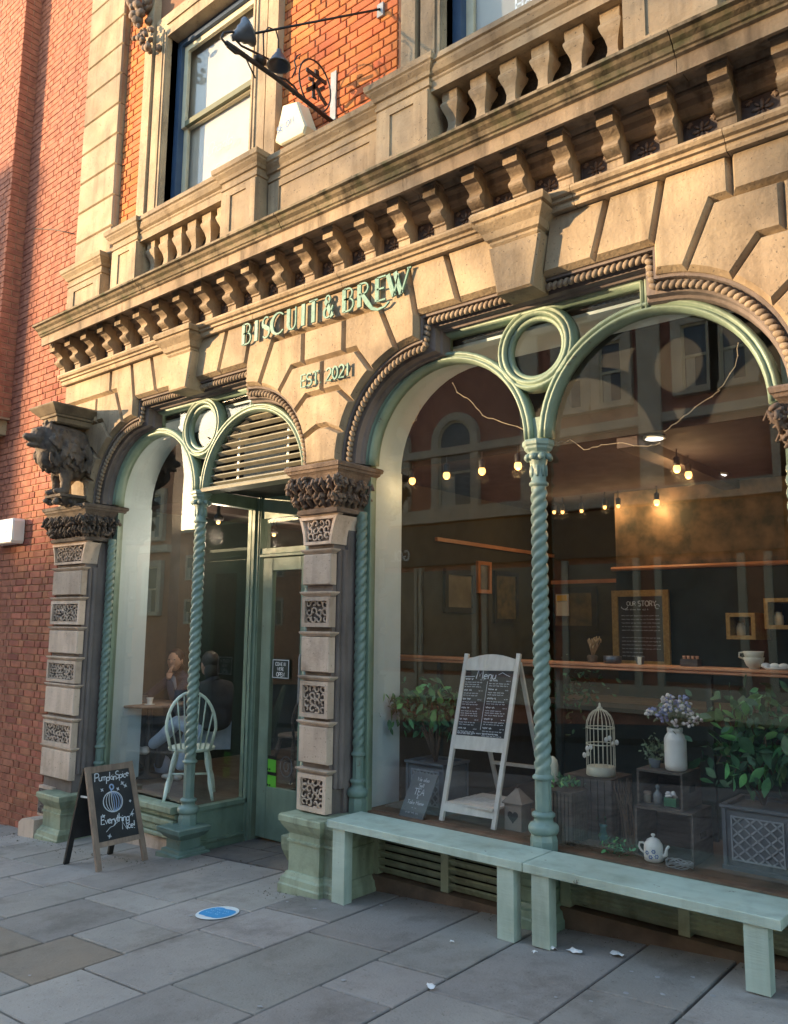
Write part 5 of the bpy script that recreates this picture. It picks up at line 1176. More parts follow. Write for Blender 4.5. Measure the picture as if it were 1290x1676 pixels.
# crates
def crate(x0, x1, y0, y1, z0, z1, lab, slatside=False, opened=True):
    t = thing('wooden_crate', lab, 'crate', (x0, y0, z0), 'dark wooden crates in the window'); b = .012
    if opened:
        for nm, bx in (('top_board', (x0, x1, y0, y1, z1-b, z1)), ('bottom_board', (x0, x1, y0, y1, z0, z0+b)), ('side_board', (x0, x0+b, y0+.001, y1, z0+b, z1-b)), ('side_board', (x1-b, x1, y0+.001, y1, z0+b, z1-b)), ('back_board', (x0+b, x1-b, y1-b, y1, z0+b, z1-b))): part(MB().box(*bx), nm, CRATE, t)
        zc = (z0+z1)/2; part(MB().box(x1-.001, x1+.002, (y0+y1)/2-.045, (y0+y1)/2+.045, zc-.015, zc+.02), 'hand_hole', DARK, t)
    else:
        part(MB().box(x0, x1, y0, y1, z1-b, z1), 'top_board', CRATE, t); n = 7
        for i in range(n): w_ = (x1-x0)/n; part(MB().box(x0+w_*i+.003, x0+w_*(i+1)-.003, y0, y0+b, z0, z1-b), 'slat', CRATE, t)
        for i in range(n): w_ = (y1-y0)/n; part(MB().box(x1-b, x1, y0+w_*i+.003, y0+w_*(i+1)-.003, z0, z1-b), 'slat', CRATE, t)
        part(MB().box(x0+.02, x1-.02, y0+.02, y1-.02, z0, z1-.02), 'core', DARK, t)
    return t
crate(-2.07, -1.735, .63, .93, .6, .873, 'lower open crate holding the blue and white teapot'); crate(-2.055, -1.79, .64, .93, .875, 1.078, 'upper open crate with bottles, stacked on the lower crate')
crate(-2.60, -2.28, .78, 1.08, .6, .965, 'tall slatted crate carrying the white birdcage', opened=False); crate(-2.60, -2.43, .56, .76, .6, .90, 'black slatted crate planter beside the middle column', opened=False)
# birdcage
bc = Vector((at(984, 1262, .90).x, .90, .967)); t = thing('birdcage', 'white wire birdcage with a domed top on the slatted crate', 'birdcage', bc); r_ = .088; zt = .29
part(MB().lathe(bc, [(r_, 0), (r_+.004, .004), (r_, .05), (r_-.004, .055)], 24), 'base_band', CREAM, t); mb = MB()
for k in range(20):
    a = 2*pi*k/20; pts = [(r_*cos(a), r_*sin(a), .05), (r_*cos(a), r_*sin(a), zt)]+[(r_*cos(radians(e))*cos(a), r_*cos(radians(e))*sin(a), zt+.115*sin(radians(e))) for e in (20, 40, 60, 75, 88)]; mb.tube([bc+Vector(p_) for p_ in pts], .0026, 4)
for z in (.19, zt): mb.tube([bc+Vector((r_*cos(2*pi*k/24), r_*sin(2*pi*k/24), z)) for k in range(24)], .0035, 4, True)
part(mb, 'wires', CREAM, t); part(MB().lathe(bc+Vector((0, 0, zt+.11)), [(.012, 0), (.02, .01), (.008, .02), (.006, .04), (.0, .045)], 10), 'finial', CREAM, t)
mb = MB()
for (a, z) in ((-2.0, .17), (-.6, .23), (-2.8, .12), (.2, .2)): c_ = bc+Vector((r_*1.03*cos(a), r_*1.03*sin(a), z)); mb.ell(c_+Vector((.012, 0, .006)), .014, .004, .018, None, 6, 4); mb.ell(c_-Vector((.012, 0, .006)), .014, .004, .018, None, 6, 4)
part(mb, 'butterflies', WHITE, t)
# vase and flowers
vb = Vector((-1.905, .745, 1.079)); vb.x = at(1107, 1262, .745).x; t = thing('vase', 'tall white glazed vase on top of the crates', 'vase', vb)
part(MB().lathe(vb, [(.052, 0), (.060, .008), (.062, .03), (.062, .17), (.055, .19), (.043, .205), (.041, .212), (.044, .216), (.044, .235), (.036, .235), (.034, .2)], 24), 'body', WHITE, t)
t = thing('flower_bouquet', 'artificial bouquet of blue, mauve and white flowers in the white vase', 'flowers', vb+Vector((0, 0, .22))); q = random.Random(12); st = MB(); fb_ = MB(); fw_ = MB(); base = vb+Vector((0, 0, .22)); le = []
for k in range(60):
    a = q.uniform(0, 2*pi); e = q.uniform(.15, 1.2); L_ = q.uniform(.11, .19); d = Vector((cos(a)*sin(e), cos(e)*0+sin(a)*sin(e)*.7, cos(e))); tip = base+d*L_; st.tube([base, base+d*L_*.5+Vector((0, 0, .02)), tip], .002, 4)
    tgt = fb_ if (k % 3 == 0) else fw_
    if k % 3 != 2:
        for j in range(7): tgt.ell(tip+Vector((q.gauss(0, .012), q.gauss(0, .012), q.gauss(0, .014))), .011, .008, .009, None, 5, 4, .3)
    for j in range(3): s_ = q.uniform(.02, .04); inst(LF3, 'leaf', t, base+d*L_*q.uniform(.5, 1.1)+Vector((q.gauss(0, .012), q.gauss(0, .012), q.gauss(0, .012))), (q.uniform(0, 3), q.uniform(-1, 1), q.uniform(0, 6)), (s_, s_, s_))
part(st, 'stems', LEAFG, t); part(fb_, 'blue_flowers', FLB, t); part(fw_, 'white_flowers', FLW, t)
sb = Vector((at(1072, 1255, .75).x, .75, 1.079)); t = thing('potted_plant', 'small pale green bushy plant in a stone pot left of the white vase', 'plant', sb)
part(MB().lathe(sb, [(.028, 0), (.036, .05), (.032, .05)], 12), 'pot', SLATEB, t)
for k in range(130): s_ = q.uniform(.018, .036); v_ = Vector((q.gauss(0, .034), q.gauss(0, .03), .09+q.gauss(0, .034))); inst(LF3, 'leaf', t, sb+v_, (q.uniform(-1.5, 1.5)+pi, q.uniform(-1, 1), q.uniform(0, 6)), (s_, s_, s_))
# teapot
tp = Vector((at(1070, 1396, .60).x, .60, .601)); tp = Vector((at(1070, 1396, .585).x, .585, .601)); t = thing('teapot', 'white china teapot with blue flowers standing in front of the crate', 'teapot', tp); TP = WHITE
part(MB().lathe(tp, [(.042, 0), (.05, .006), (.053, .03), (.052, .075), (.047, .095), (.038, .105)], 24), 'body', TP, t); part(MB().lathe(tp+Vector((0, 0, .104)), [(.038, 0), (.036, .008), (.018, .018), (.006, .021), (.006, .026), (.012, .032), (.010, .040), (.0, .042)], 18), 'lid', TP, t)
part(MB().tube([tp+Vector(v) for v in ((.045, 0, .03), (.07, 0, .045), (.075, 0, .075), (.088, 0, .092))], [.014, .011, .008, .007], 10), 'spout', TP, t); part(MB().tube([tp+Vector(v) for v in ((-.048, 0, .03), (-.072, 0, .045), (-.085, 0, .065), (-.08, 0, .085), (-.06, 0, .088), (-.048, 0, .08))], .006, 8), 'handle', TP, t)
mb = MB()
for (a, z) in ((-1.9, .05), (-1.2, .06), (-1.5, .03), (-.9, .035)):
    for j in range(6): b_ = 2*pi*j/6; mb.ell(tp+Vector((.0525*cos(a)+.008*cos(b_)*-sin(a), .0525*sin(a)+.008*cos(b_)*cos(a), z+.008*sin(b_))), .005, .002, .004, None, 5, 3)
part(mb, 'blue_flower_print', mat('teapot_blue', (.12, .2, .45), None), t)
# bottle, jar and tin in upper crate
def onb(px, py, Y, z): return Vector((at(px, py, Y).x, Y, z))
p = onb(1077, 1313, .70, .888); simple('glass_bottle', 'small clear bottle with a stopper inside the upper crate', 'bottle', MB().lathe(p, [(.022, 0), (.026, .01), (.026, .055), (.010, .07), (.009, .085), (.013, .088), (.011, .10), (.0, .105)], 14), mat('bottle_grey', (.16, .18, .19), None, 3, .15), p)
p = onb(1060, 1311, .70, .888); t = simple('jar', 'small jar with a wicker lid inside the upper crate', 'jar', MB().lathe(p, [(.022, 0), (.024, .01), (.024, .04), (.02, .045)], 14), mat('jar_glass', (.2, .17, .13), None, 3, .2), p); part(MB().lathe(p+Vector((0, 0, .045)), [(.023, 0), (.025, .006), (.02, .016), (.0, .018)], 12), 'lid', WOOD, t)
p = onb(1099, 1318, .68, .888); t = simple('tin_box', 'small dark green tin filled with trinkets inside the upper crate', 'tin', MB().box(p.x-.035, p.x+.035, p.y-.02, p.y+.02, .888, .935), mat('green_tin', (.03, .13, .07), None, 3, .3), p)
mb = MB(); [mb.ell(p+Vector((q.uniform(-.03, .03), q.uniform(-.015, .015), .055+q.uniform(-.005, .02))), .014, .01, .01, None, 6, 4, .4) for k in range(9)]; part(mb, 'trinkets', FLW, t)
p = onb(1112, 1402, .56, .602); mb = MB()
for k in range(16):
    a = q.uniform(0, 6.3); mb.tube([p+Vector((.075*cos(a+j*.5), .04*sin(a+j*.5), .015+.018*sin(j+k))) for j in range(8)], .0022, 4)
simple('twig_ball', 'flattened grey wire and twig ball lying right of the teapot', 'twig ball', mb, GALV, p)
p = onb(990, 1368, .80, .601); t = simple('teal_vase', 'small teal vase with green sprigs in front of the slatted crate', 'vase', MB().lathe(p, [(.03, 0), (.036, .03), (.028, .07), (.034, .10), (.030, .10)], 14), mat('teal_glaze', (.05, .20, .20), None, 3, .3), p)
for k in range(45): s_ = q.uniform(.02, .035); inst(LF2, 'leaf', t, p+Vector((q.gauss(0, .025), q.gauss(0, .025), .12+q.gauss(0, .02))), (q.uniform(1.5, 4.5), q.uniform(-1, 1), q.uniform(0, 6)), (s_, s_, s_))
p = onb(1015, 1380, .62, .602); t = thing('ivy_trail', 'dark trailing ivy lying on the display floor left of the teapot', 'ivy', p)
for k in range(150): s_ = q.uniform(.022, .04); inst(LF2 if k % 3 else LF1, 'leaf', t, p+Vector((q.gauss(0, .055), q.gauss(0, .05), abs(q.gauss(.03, .025)))), (q.uniform(-2, 2), q.uniform(-1, 1), q.uniform(0, 6)), (s_, s_, s_))
p = onb(920, 1284, .66, .9); t = thing('succulent', 'green succulent sprigs in the black crate by the middle column', 'plant', p)
for k in range(80): s_ = q.uniform(.025, .045); inst(LF2 if k % 2 else LF1, 'leaf', t, Vector((-2.515+q.gauss(0, .04), .66+q.gauss(0, .04), .915+abs(q.gauss(0, .02)))), (pi+q.uniform(-1.2, 1.2), q.uniform(-1, 1), q.uniform(0, 6)), (s_, s_, s_))
p = onb(905, 1278, .85, .9); t = thing('cream_lantern', 'cream metal lantern half hidden behind the middle column', 'lantern', p); part(MB().lathe(p, [(.035, 0), (.036, .10), (.03, .13), (.012, .15), (.0, .155)], 10), 'body', CREAM, t); part(MB().box(p.x-.04, p.x+.04, p.y-.04, p.y+.04, .595, .9), 'stand', CRATE, t)
p = onb(935, 1110, 1.9, 1.3); t = thing('hanging_foliage', 'grey green foliage on the counter behind the birdcage', 'plant', p)
for k in range(200): s_ = q.uniform(.03, .055); inst(LF2, 'leaf', t, Vector((p.x+q.gauss(0, .13), 1.9+q.gauss(0, .06), 1.42+q.gauss(0, .12))), (q.uniform(-2, 2), q.uniform(-1, 1), q.uniform(0, 6)), (s_, s_, s_))
# dry stems & debris on display floor
mb = MB()
for k in range(26): x = q.uniform(-2.75, -2.1); y = q.uniform(.5, .62); a = q.uniform(-.5, .9); L_ = q.uniform(.05, .2); mb.tube([(x, y, .606), (x+L_*cos(a)*.5, y+L_*sin(a)*.3, .615+q.uniform(0, .03)), (x+L_*cos(a), y+L_*sin(a)*.6, .606)], .0022, 4)
for k in range(14): x = -2.12+q.uniform(-.03, .05); mb.tube([(x, .66, .606), (x+q.uniform(-.03, .0), .66, .8), (x+q.uniform(-.09, .02), .65, .9+q.uniform(0, .12))], .002, 4)
simple('dry_twigs', 'thin dry twigs and stems scattered between the middle column and the crates', 'twigs', mb, TWIG, (-2.5, .55, .6), nm='twigs')
# ================================================================== seating and people behind the left window
def windsor(lab, sx, sy, ang, s=1.0, mt=MINTW, grp=None):
    t = thing('windsor_chair', lab, 'chair', (sx, sy, F), grp); ca, sa = cos(ang), sin(ang)
    def W(x, y, z): return Vector((sx+(x*ca-y*sa)*s, sy+(x*sa+y*ca)*s, F+z*s))      # +y = facing direction
    M = Matrix(((ca, -sa, 0), (sa, ca, 0), (0, 0, 1)))
    o = MB().lathe(W(0, 0, .43), [(.17, -.02), (.205, -.01), (.21, .01), (.195, .018), (.0, .01)], 20, sx=1.02, sy=1.0); part(o, 'seat', mt, t)
    for (a, b) in ((-1, 1), (1, 1), (-1, -1), (1, -1)):
        p0, p1 = W(a*.13, b*.12, .42), W(a*.21, b*.20, 0); pts = [p0.lerp(p1, k/8) for k in range(9)]; part(MB().tube(pts, [.016, .02, .023, .02, .014, .022, .02, .015, .012], 8), 'leg', mt, t)
    for a in (-1, 1): part(MB().tube([W(a*.17, .16, .20), W(a*.17, -.16, .20)], [.010, .010], 8), 'stretcher', mt, t)
    part(MB().tube([W(-.17, 0, .20), W(.17, 0, .20)], .010, 8), 'stretcher', mt, t)
    hoop = [W(-.17, -.17, .44)]+[W(-.215*cos(radians(e)), -.19-.09*sin(radians(e))-.02, .62+.33*sin(radians(e))) for e in range(0, 181, 12)]+[W(.17, -.17, .44)]
    part(MB().tube(hoop, .014, 8), 'hoop', mt, t)
    for u in (-.15, -.10, -.055, .055, .10, .15): 
        zt = .62+.33*sqrt(max(0, 1-(u*1.25/.215)**2)); part(MB().tube([W(u*.8, -.18, .44), W(u*1.25, -.21-.09*(zt-.62)/.33, zt)], [.008, .006], 6), 'spindle', mt, t)
    part(MB().bar(W(0, -.185, .44), W(0, -.285, .94), .045, .008, M@Vector((1, 0, 0))), 'back_splat', mt, t)
    return t
cs = atz(314, 1224, F+.43)
windsor('pale mint Windsor chair with its back to the left window, behind the twisted column', cs.x, cs.y, math.radians(50), 1.0)
windsor('dark Windsor chair further back behind the left window', -6.25, 1.95, math.radians(80), 1.0, CRATE)
tb_ = thing('cafe_table', 'round wooden cafe table with people sitting at it behind the left window', 'table', (-7.5, 1.02, F))
part(MB().lathe((-7.5, 1.02, F+.71), [(.0, 0), (.36, 0), (.37, .012), (.36, .025), (.0, .026)], 28), 'table_top', WOOD, tb_); part(MB().lathe((-7.5, 1.02, F), [(.2, 0), (.2, .02), (.03, .04), (.03, .7)], 14), 'pedestal_leg', IRON, tb_)
def skinned(t, name, mt, chains, sub=1):
    """one continuous skinned body from joint chains; shared joints are merged"""
    vs = []; rad = []; es = []; idx = {}
    for ch in chains:
        prev = None
        for (p, r) in ch:
            k = tuple(round(c, 3) for c in p)
            if k not in idx: idx[k] = len(vs); vs.append(p); rad.append(r)
            i = idx[k]
            if prev is not None and prev != i: es.append((prev, i))
            prev = i
    me = bpy.data.meshes.new(name); me.from_pydata(vs, es, []); o = bpy.data.objects.new(name, me); C.objects.link(o); me.materials.append(mt)
    sk = o.modifiers.new('skin', 'SKIN'); sk.use_smooth_shade = True
    for i, r in enumerate(rad):
        v = me.skin_vertices[0].data[i]; rr = r if isinstance(r, tuple) else (r, r); v.radius = rr; v.use_root = (i == 0)
    sb_ = o.modifiers.new('sub', 'SUBSURF'); sb_.levels = 2; sb_.render_levels = 2; attach(o, t); return o
def head(t, c, face, hairlen=.0, sc=1.0):
    c = Vector(c); f = Vector(face).normalized(); a = math.atan2(f.y, f.x)-(-pi/2); M = Euler((0, 0, a)).to_matrix(); mb = MB()
    L = lambda x, y, z: c+M@Vector((x, y, z))*sc
    mb.ell(L(0, 0, 0), .074*sc, .09*sc, .11*sc, M, 16, 12); mb.ell(L(0, -.03, -.06), .05*sc, .055*sc, .05*sc, M, 12, 8); mb.ell(L(0, -.098, -.015), .012*sc, .02*sc, .022*sc, M, 8, 6)
    mb.ell(L(0, -.078, -.062), .022*sc, .012*sc, .006*sc, M, 8, 4)
    for s in (-1, 1): mb.ell(L(s*.076, .005, -.01), .01*sc, .02*sc, .03*sc, M, 8, 6)
    part(mb, 'face', SKIN, t)
    for s in (-1, 1): part(MB().ell(L(s*.03, -.082, .01), .012*sc, .007*sc, .006*sc, M, 8, 5), 'eye', BLACK, t)
    mb = MB().ell(L(0, .02, .035), .086*sc, .092*sc, .095*sc, M, 16, 12, .06)
    if hairlen: mb.ell(L(0, .05, -.06), .08*sc, .06*sc, hairlen*sc, M, 12, 8, .08)
    part(mb, 'hair', HAIR, t)
def hand(t, wrist, d, up_=(0, 0, 1), s=1.0):
    w_ = Vector(wrist); d = Vector(d).normalized(); u = Vector(up_); side = d.cross(u).normalized(); pc = [[(tuple(w_), .022), (tuple(w_+d*.05*s), (.036, .014)), (tuple(w_+d*.09*s), (.036, .012))]]
    for i, (o_, L_) in enumerate(((-.028, .065), (-.010, .078), (.010, .072), (.027, .055))): b = w_+d*.085*s+side*o_*s; pc.append([(tuple(w_+d*.09*s), (.036, .012)), (tuple(b), .009), (tuple(b+d*L_*.5), .008), (tuple(b+d*L_*.9-u*.015), .007)])
    b = w_+d*.03+side*-.032; pc.append([(tuple(w_+d*.05*s), (.036, .014)), (tuple(b), .010), (tuple(b+d*.035+side*-.012), .009)])
    skinned(t, 'hand', SKIN, pc)
# person A: dark coat, pale jeans crossed, white trainers, facing left
pA = thing('person', 'seated person in dark coat and pale jeans, leg crossed, behind the mint chair', 'person', (-6.55, 1.12, F))
skinned(pA, 'coat', COAT, [[((-6.52, 1.12, .84), (.15, .17)), ((-6.53, 1.10, 1.02), (.15, .18)), ((-6.54, 1.08, 1.22), (.13, .19)), ((-6.54, 1.07, 1.34), (.07, .08)), ((-6.55, 1.06, 1.40), .055)],
    [((-6.54, 1.08, 1.22), (.13, .19)), ((-6.56, .90, 1.27), .065), ((-6.66, .86, 1.06), .05), ((-6.88, .92, 1.02), .042), ((-6.98, .97, 1.07), .035)], [((-6.54, 1.08, 1.22), (.13, .19)), ((-6.56, 1.27, 1.27), .065), ((-6.68, 1.34, 1.06), .05), ((-6.90, 1.26, 1.04), .042), ((-7.0, 1.2, 1.09), .035)]])
skinned(pA, 'jeans', DENIM, [[((-6.50, 1.12, .80), (.14, .15)), ((-6.60, 1.02, .83), .095), ((-6.98, 1.0, .93), .075), ((-7.18, .98, .76), .066), ((-7.38, .965, .645), .06)], [((-6.50, 1.12, .80), (.14, .15)), ((-6.62, 1.20, .81), .095), ((-6.98, 1.15, .82), .075), ((-7.0, 1.10, .58), .06), ((-7.0, 1.06, .43), .055)]])
skinned(pA, 'trainer', WHITE, [[((-7.42, .965, .60), (.045, .05)), ((-7.52, .955, .585), (.05, .04)), ((-7.64, .95, .60), (.045, .03)), ((-7.70, .95, .61), (.03, .022))]])
skinned(pA, 'trainer', WHITE, [[((-6.98, 1.06, .38), (.045, .045)), ((-7.08, 1.05, .37), (.05, .035)), ((-7.2, 1.04, .36), (.045, .026)), ((-7.25, 1.04, .36), (.03, .02))]])
head(pA, (-6.60, 1.06, 1.49), (-1, .1, -.1), .11); hand(pA, (-6.98, .97, 1.07), (-1, .2, .0)); hand(pA, (-7.0, 1.2, 1.09), (-1, -.2, .0))
# person B: across the table, leaning on an elbow
pB = thing('person', 'dark haired person in a navy jacket and pale blue shirt leaning on the table', 'person', (-7.62, 1.510, F))
skinned(pB, 'jacket', NAVY, [[((-7.60, 1.580, .84), (.15, .13)), ((-7.59, 1.520, 1.04), (.17, .13)), ((-7.57, 1.440, 1.24), (.18, .11)), ((-7.55, 1.400, 1.33), (.07, .07)), ((-7.53, 1.370, 1.39), .052)],
    [((-7.57, 1.440, 1.24), (.18, .11)), ((-7.76, 1.420, 1.27), .06), ((-7.80, 1.180, 1.10), .048), ((-7.66, 1.020, 1.09), .04)], [((-7.57, 1.440, 1.24), (.18, .11)), ((-7.38, 1.380, 1.27), .06), ((-7.30, 1.160, 1.10), .048), ((-7.40, 1.160, 1.30), .038)]])
part(MB().ell((-7.55, 1.325, 1.2), .055, .03, .13, None, 10, 8), 'shirt', SHIRT, pB)
skinned(pB, 'trousers', COAT, [[((-7.60, 1.580, .80), (.14, .13)), ((-7.68, 1.460, .80), .09), ((-7.66, 1.110, .82), .072), ((-7.64, 1.080, .55), .055), ((-7.62, 1.060, .40), .045)], [((-7.60, 1.580, .80), (.14, .13)), ((-7.50, 1.460, .80), .09), ((-7.42, 1.140, .82), .072), ((-7.42, 1.120, .55), .055), ((-7.42, 1.100, .40), .045)]])
head(pB, (-7.50, 1.300, 1.49), (.5, -.85, -.2), .07); hand(pB, (-7.66, 1.020, 1.09), (.6, -.5, 0)); hand(pB, (-7.40, 1.160, 1.30), (-.3, .3, .6), (0, -1, 0))
for k, (x, y, lab) in enumerate(((-7.3, .88, 'white cup and saucer near the window side of the cafe table'), (-7.55, .98, 'glass jar standing in the middle of the cafe table'))):
    simple('table_item', lab, 'cup', MB().lathe((x, y, F+.737), [(.05, 0), (.055, .006), (.025, .01), (.03, .05), (.036, .07), (.03, .07)], 14), [WHITE, ZINC][k], (x, y, F+.737))
# plastic bag shape under the table
p = atz(252, 1270, F); t = thing('shopping_bag', 'crumpled pale bag on the floor by the seated person', 'bag', p); part(MB().ell(p+Vector((0, .1, .09)), .10, .08, .11, None, 12, 9, .12), 'bag', SHIRT, t)
# ================================================================== door stickers
t = thing('open_sign', 'small dark sign reading COME IN WE\'RE OPEN hanging in the door glass', 'sign', (-5.4, YD, 1.3))
a = at(447, 1078, YD+.012); b = at(474, 1112, YD+.012); mb = MB().box(a.x, b.x, YD+.006, YD+.012, b.z, a.z); part(mb, 'board', WALLG, t)
mb = MB(); rectframe(mb, a.x+.006, b.x-.006, b.z+.006, a.z-.006, YD+.006, .006, .002); hh = (a.z-b.z); ww = (b.x-a.x)
for s, f, k in (('COME IN', .66, .17), ("WE'RE", .42, .15), ('OPEN', .12, .2)): text(mb, s, Vector(((a.x+b.x)/2, YD+.003, b.z+hh*f)), UX, UZ, min(hh*k, ww*.8/(sum(twidth(c)+.16 for c in s))), .2, .16, center=True)
part(mb, 'lettering', WHITES, t)
for i, (py0, py1) in enumerate(((1240, 1262), (1266, 1288))):
    a = at(427, py0, YD+.012); b = at(451, py1+3, YD+.012); t = thing('hygiene_sticker', ['upper bright green square sticker at the foot of the door glass', 'lower bright green square sticker at the foot of the door glass'][i], 'sticker', (a.x, YD, b.z), 'green stickers on the door')
    part(MB().box(a.x, b.x, YD+.012, YD+.015, b.z, a.z), 'label', LIME, t); part(MB().box(a.x, b.x, YD+.012, YD+.0155, a.z+.004, a.z+.03), 'black_header', BLACK, t)
    mb = MB()
    for k in range(5): cx_ = a.x+.02+.026*k; mb.prism(arc(cx_, b.z+.022, .009, 0, 360, 8)[:-1], YD+.009, YD+.0115)
    part(mb, 'rating_dots', BLACK, t)
a = at(468, 1255, YD+.012); mb = MB()
mb.ribbon(A(a.x, a.z, .075, .085, 0, 360, 24), .008, Vector((0, YD+.014, 0)), UX, UZ); mb.ribbon(A(a.x, a.z, .03, .04, 90, 400, 12), .010, Vector((0, YD+.014, 0)), UX, UZ)
simple('round_decal', 'faint round grey decal at the foot of the door glass', 'decal', mb, SLATEB, (a.x, YD, a.z), nm='print')
# ================================================================== benches
def bench(lab, x0, x1, zt, g0, g1):
    t = thing('bench', lab, 'bench', (x0, 0, g0), 'mint green benches under the window')
    part(MB().add([(x0, -.012, zt-.045), (x1, -.012, zt-.045), (x1, .318, zt-.045), (x0, .318, zt-.045), (x0, -.012, zt-.003), (x1, -.012, zt-.003), (x1, .318, zt-.003), (x0, .318, zt-.003), (x0+.003, -.009, zt), (x1-.003, -.009, zt), (x1-.003, .315, zt), (x0+.003, .315, zt)], [(0, 1, 2, 3), (0, 1, 5, 4), (1, 2, 6, 5), (2, 3, 7, 6), (3, 0, 4, 7), (4, 5, 9, 8), (5, 6, 10, 9), (6, 7, 11, 10), (7, 4, 8, 11), (8, 9, 10, 11)]), 'seat_board', MINT, t)
    for xx, g in ((x0+.045, g0), (x1-.165, g1)):
        part(MB().box(xx, xx+.105, .0, .075, g+.006, zt-.046), 'leg', MINT, t)
        part(MB().lathe((xx+.06, .03, g-.01), [(.02, 0), (.02, .018)], 8), 'foot', IRON, t)
bench('pale mint bench against the pier, left of the middle column', -3.90, -2.432, .622, gz(-3.8), gz(-2.6)); bench('pale mint bench under the right half of the window', -2.425, -1.125, .622, gz(-2.35), gz(-1.2))
# ================================================================== pavement chalkboard
t = thing('pavement_chalkboard', 'A-frame chalkboard with a drawn pumpkin reading Pumpkin Spice Everything Nice!', 'chalkboard', (-6.2, -.1, gz(-6.2)))
g_ = lambda x: gz(x)+.003
fl = Vector((-6.007, -.362, g_(-6.0))); fr_ = Vector((-6.02, .056, g_(-6.02))); tl = at(144, 1258, -.30); tr = at(212, 1247, .03)
# refine: top at common x
X_ = -6.245; 
def atx(px, py, X): d = ray(px, py); return CAMPOS+d*((X-CAMPOS.x)/d.x)
tl = atx(143, 1256, X_); tr = atx(212, 1246, X_-.01); bl_ = Vector((-6.50, -.362, g_(-6.5))); br_ = Vector((-6.50, .03, g_(-6.5)))
n_ = (fr_-fl).cross(tl-fl).normalized()
if n_.x < 0: n_ = -n_
sd = (fr_-fl).normalized()
for a, b in ((fl, tl), (fr_, tr)): part(MB().bar(a, b, .045, .022, sd), 'leg', WOOD, t)
for a, b in ((bl_, tl+Vector((-.02, 0, -.01))), (br_, tr+Vector((-.02, 0, -.01)))): part(MB().bar(a, b, .045, .022, sd), 'leg', IRON if 0 else BLACK, t)
def quadbar(a, b, wd, th, mt, nm): part(MB().bar(a, b, wd, th, (tl-fl).normalized()), nm, mt, t)
quadbar(fl.lerp(tl, .965)+sd*.02, fr_.lerp(tr, .965)-sd*.02, .05, .022, WOOD, 'rail'); quadbar(fl.lerp(tl, .235)+sd*.02, fr_.lerp(tr, .235)-sd*.02, .04, .022, WOOD, 'rail')
def PP(s, h_, off=.0): return fl.lerp(tl, h_).lerp(fr_.lerp(tr, h_), s)+n_*off
vs = [PP(.04, .25, .004), PP(.96, .25, .004), PP(.96, .94, .004), PP(.04, .94, .004)]; part(MB().add(vs+[v-n_*.008 for v in vs], [(0, 1, 2, 3), (7, 6, 5, 4), (0, 4, 5, 1), (1, 5, 6, 2), (2, 6, 7, 3), (3, 7, 4, 0)]), 'blackboard', CHALKB, t)
bp2 = lambda s, h_: bl_.lerp(tl, h_).lerp(br_.lerp(tr, h_), s)+Vector((-.01, 0, 0)); vs = [bp2(.04, .25), bp2(.96, .25), bp2(.96, .94), bp2(.04, .94)]; part(MB().add(vs+[v+Vector((-.008, 0, 0)) for v in vs], [(0, 1, 2, 3), (7, 6, 5, 4), (0, 4, 5, 1), (1, 5, 6, 2), (2, 6, 7, 3), (3, 7, 4, 0)]), 'blackboard', CHALKB, t)
part(MB().bar(fl.lerp(tl, .70), bl_.lerp(tl, .70), .015, .008), 'hinge_strap', WHITE, t)
Wv = PP(1, .6)-PP(0, .6); U3 = Wv.normalized(); V3 = (PP(.5, 1)-PP(.5, 0)).normalized(); mb = MB(); mb2 = MB(); O = lambda s, h_: PP(s, h_, .006)
text(mb, 'Pumpkin', O(.12, .84), U3, V3, .062, .11, .04, slant=.15, bounce=.08); text(mb, 'Spice', O(.60, .85), U3, V3, .058, .11, .05, slant=.15, bounce=.08)
text(mb, 'Everything', O(.15, .42), U3, V3, .064, .12, .04, slant=.15, bounce=.08); text(mb, 'Nice!', O(.60, .335), U3, V3, .06, .12, .06, slant=.1, bounce=.08)
c0 = O(.47, .625)
for rx in (.085, .06, .034, .01): mb.ribbon(A(0, 0, rx, .078, 90, 270, 14), .005, c0, U3, V3); mb2.ribbon(A(0, 0, rx*.9, .074, 90, -90, 14), .006, c0, U3, V3)
mb.ribbon(A(0, 0, .088, .080, 0, 360, 24), .006, c0, U3, V3); mb2.ribbon([(0, .075), (-.005, .10)]+A(.005, .115, .018, .02, 180, -100, 8), .012, c0, U3, V3)
for (s, h_, r_) in ((.26, .755, .016), (.74, .79, .02), (.80, .76, .018), (.22, .50, .018), (.86, .60, .012), (.62, .74, .016), (.86, .47, .02), (.30, .30, .02), (.62, .31, .0)):
    for k in range(4): a = k*pi/2+s*9; mb.ribbon([(0, 0), (r_*cos(a), r_*sin(a)), (r_*.5*cos(a+.8), r_*.5*sin(a+.8)), (0, 0)], .004, O(s, h_), U3, V3)
mb.ribbon([(0, 0), (.04, .03), (.07, .035), (.11, .06)], .004, O(.24, .345), U3, V3); mb.ribbon([(0, 0), (.03, .02), (.06, .06)], .004, O(.76, .44), U3, V3)
part(mb, 'chalk_writing', CHALK, t); part(mb2, 'blue_chalk_drawing', BLUECH, t)
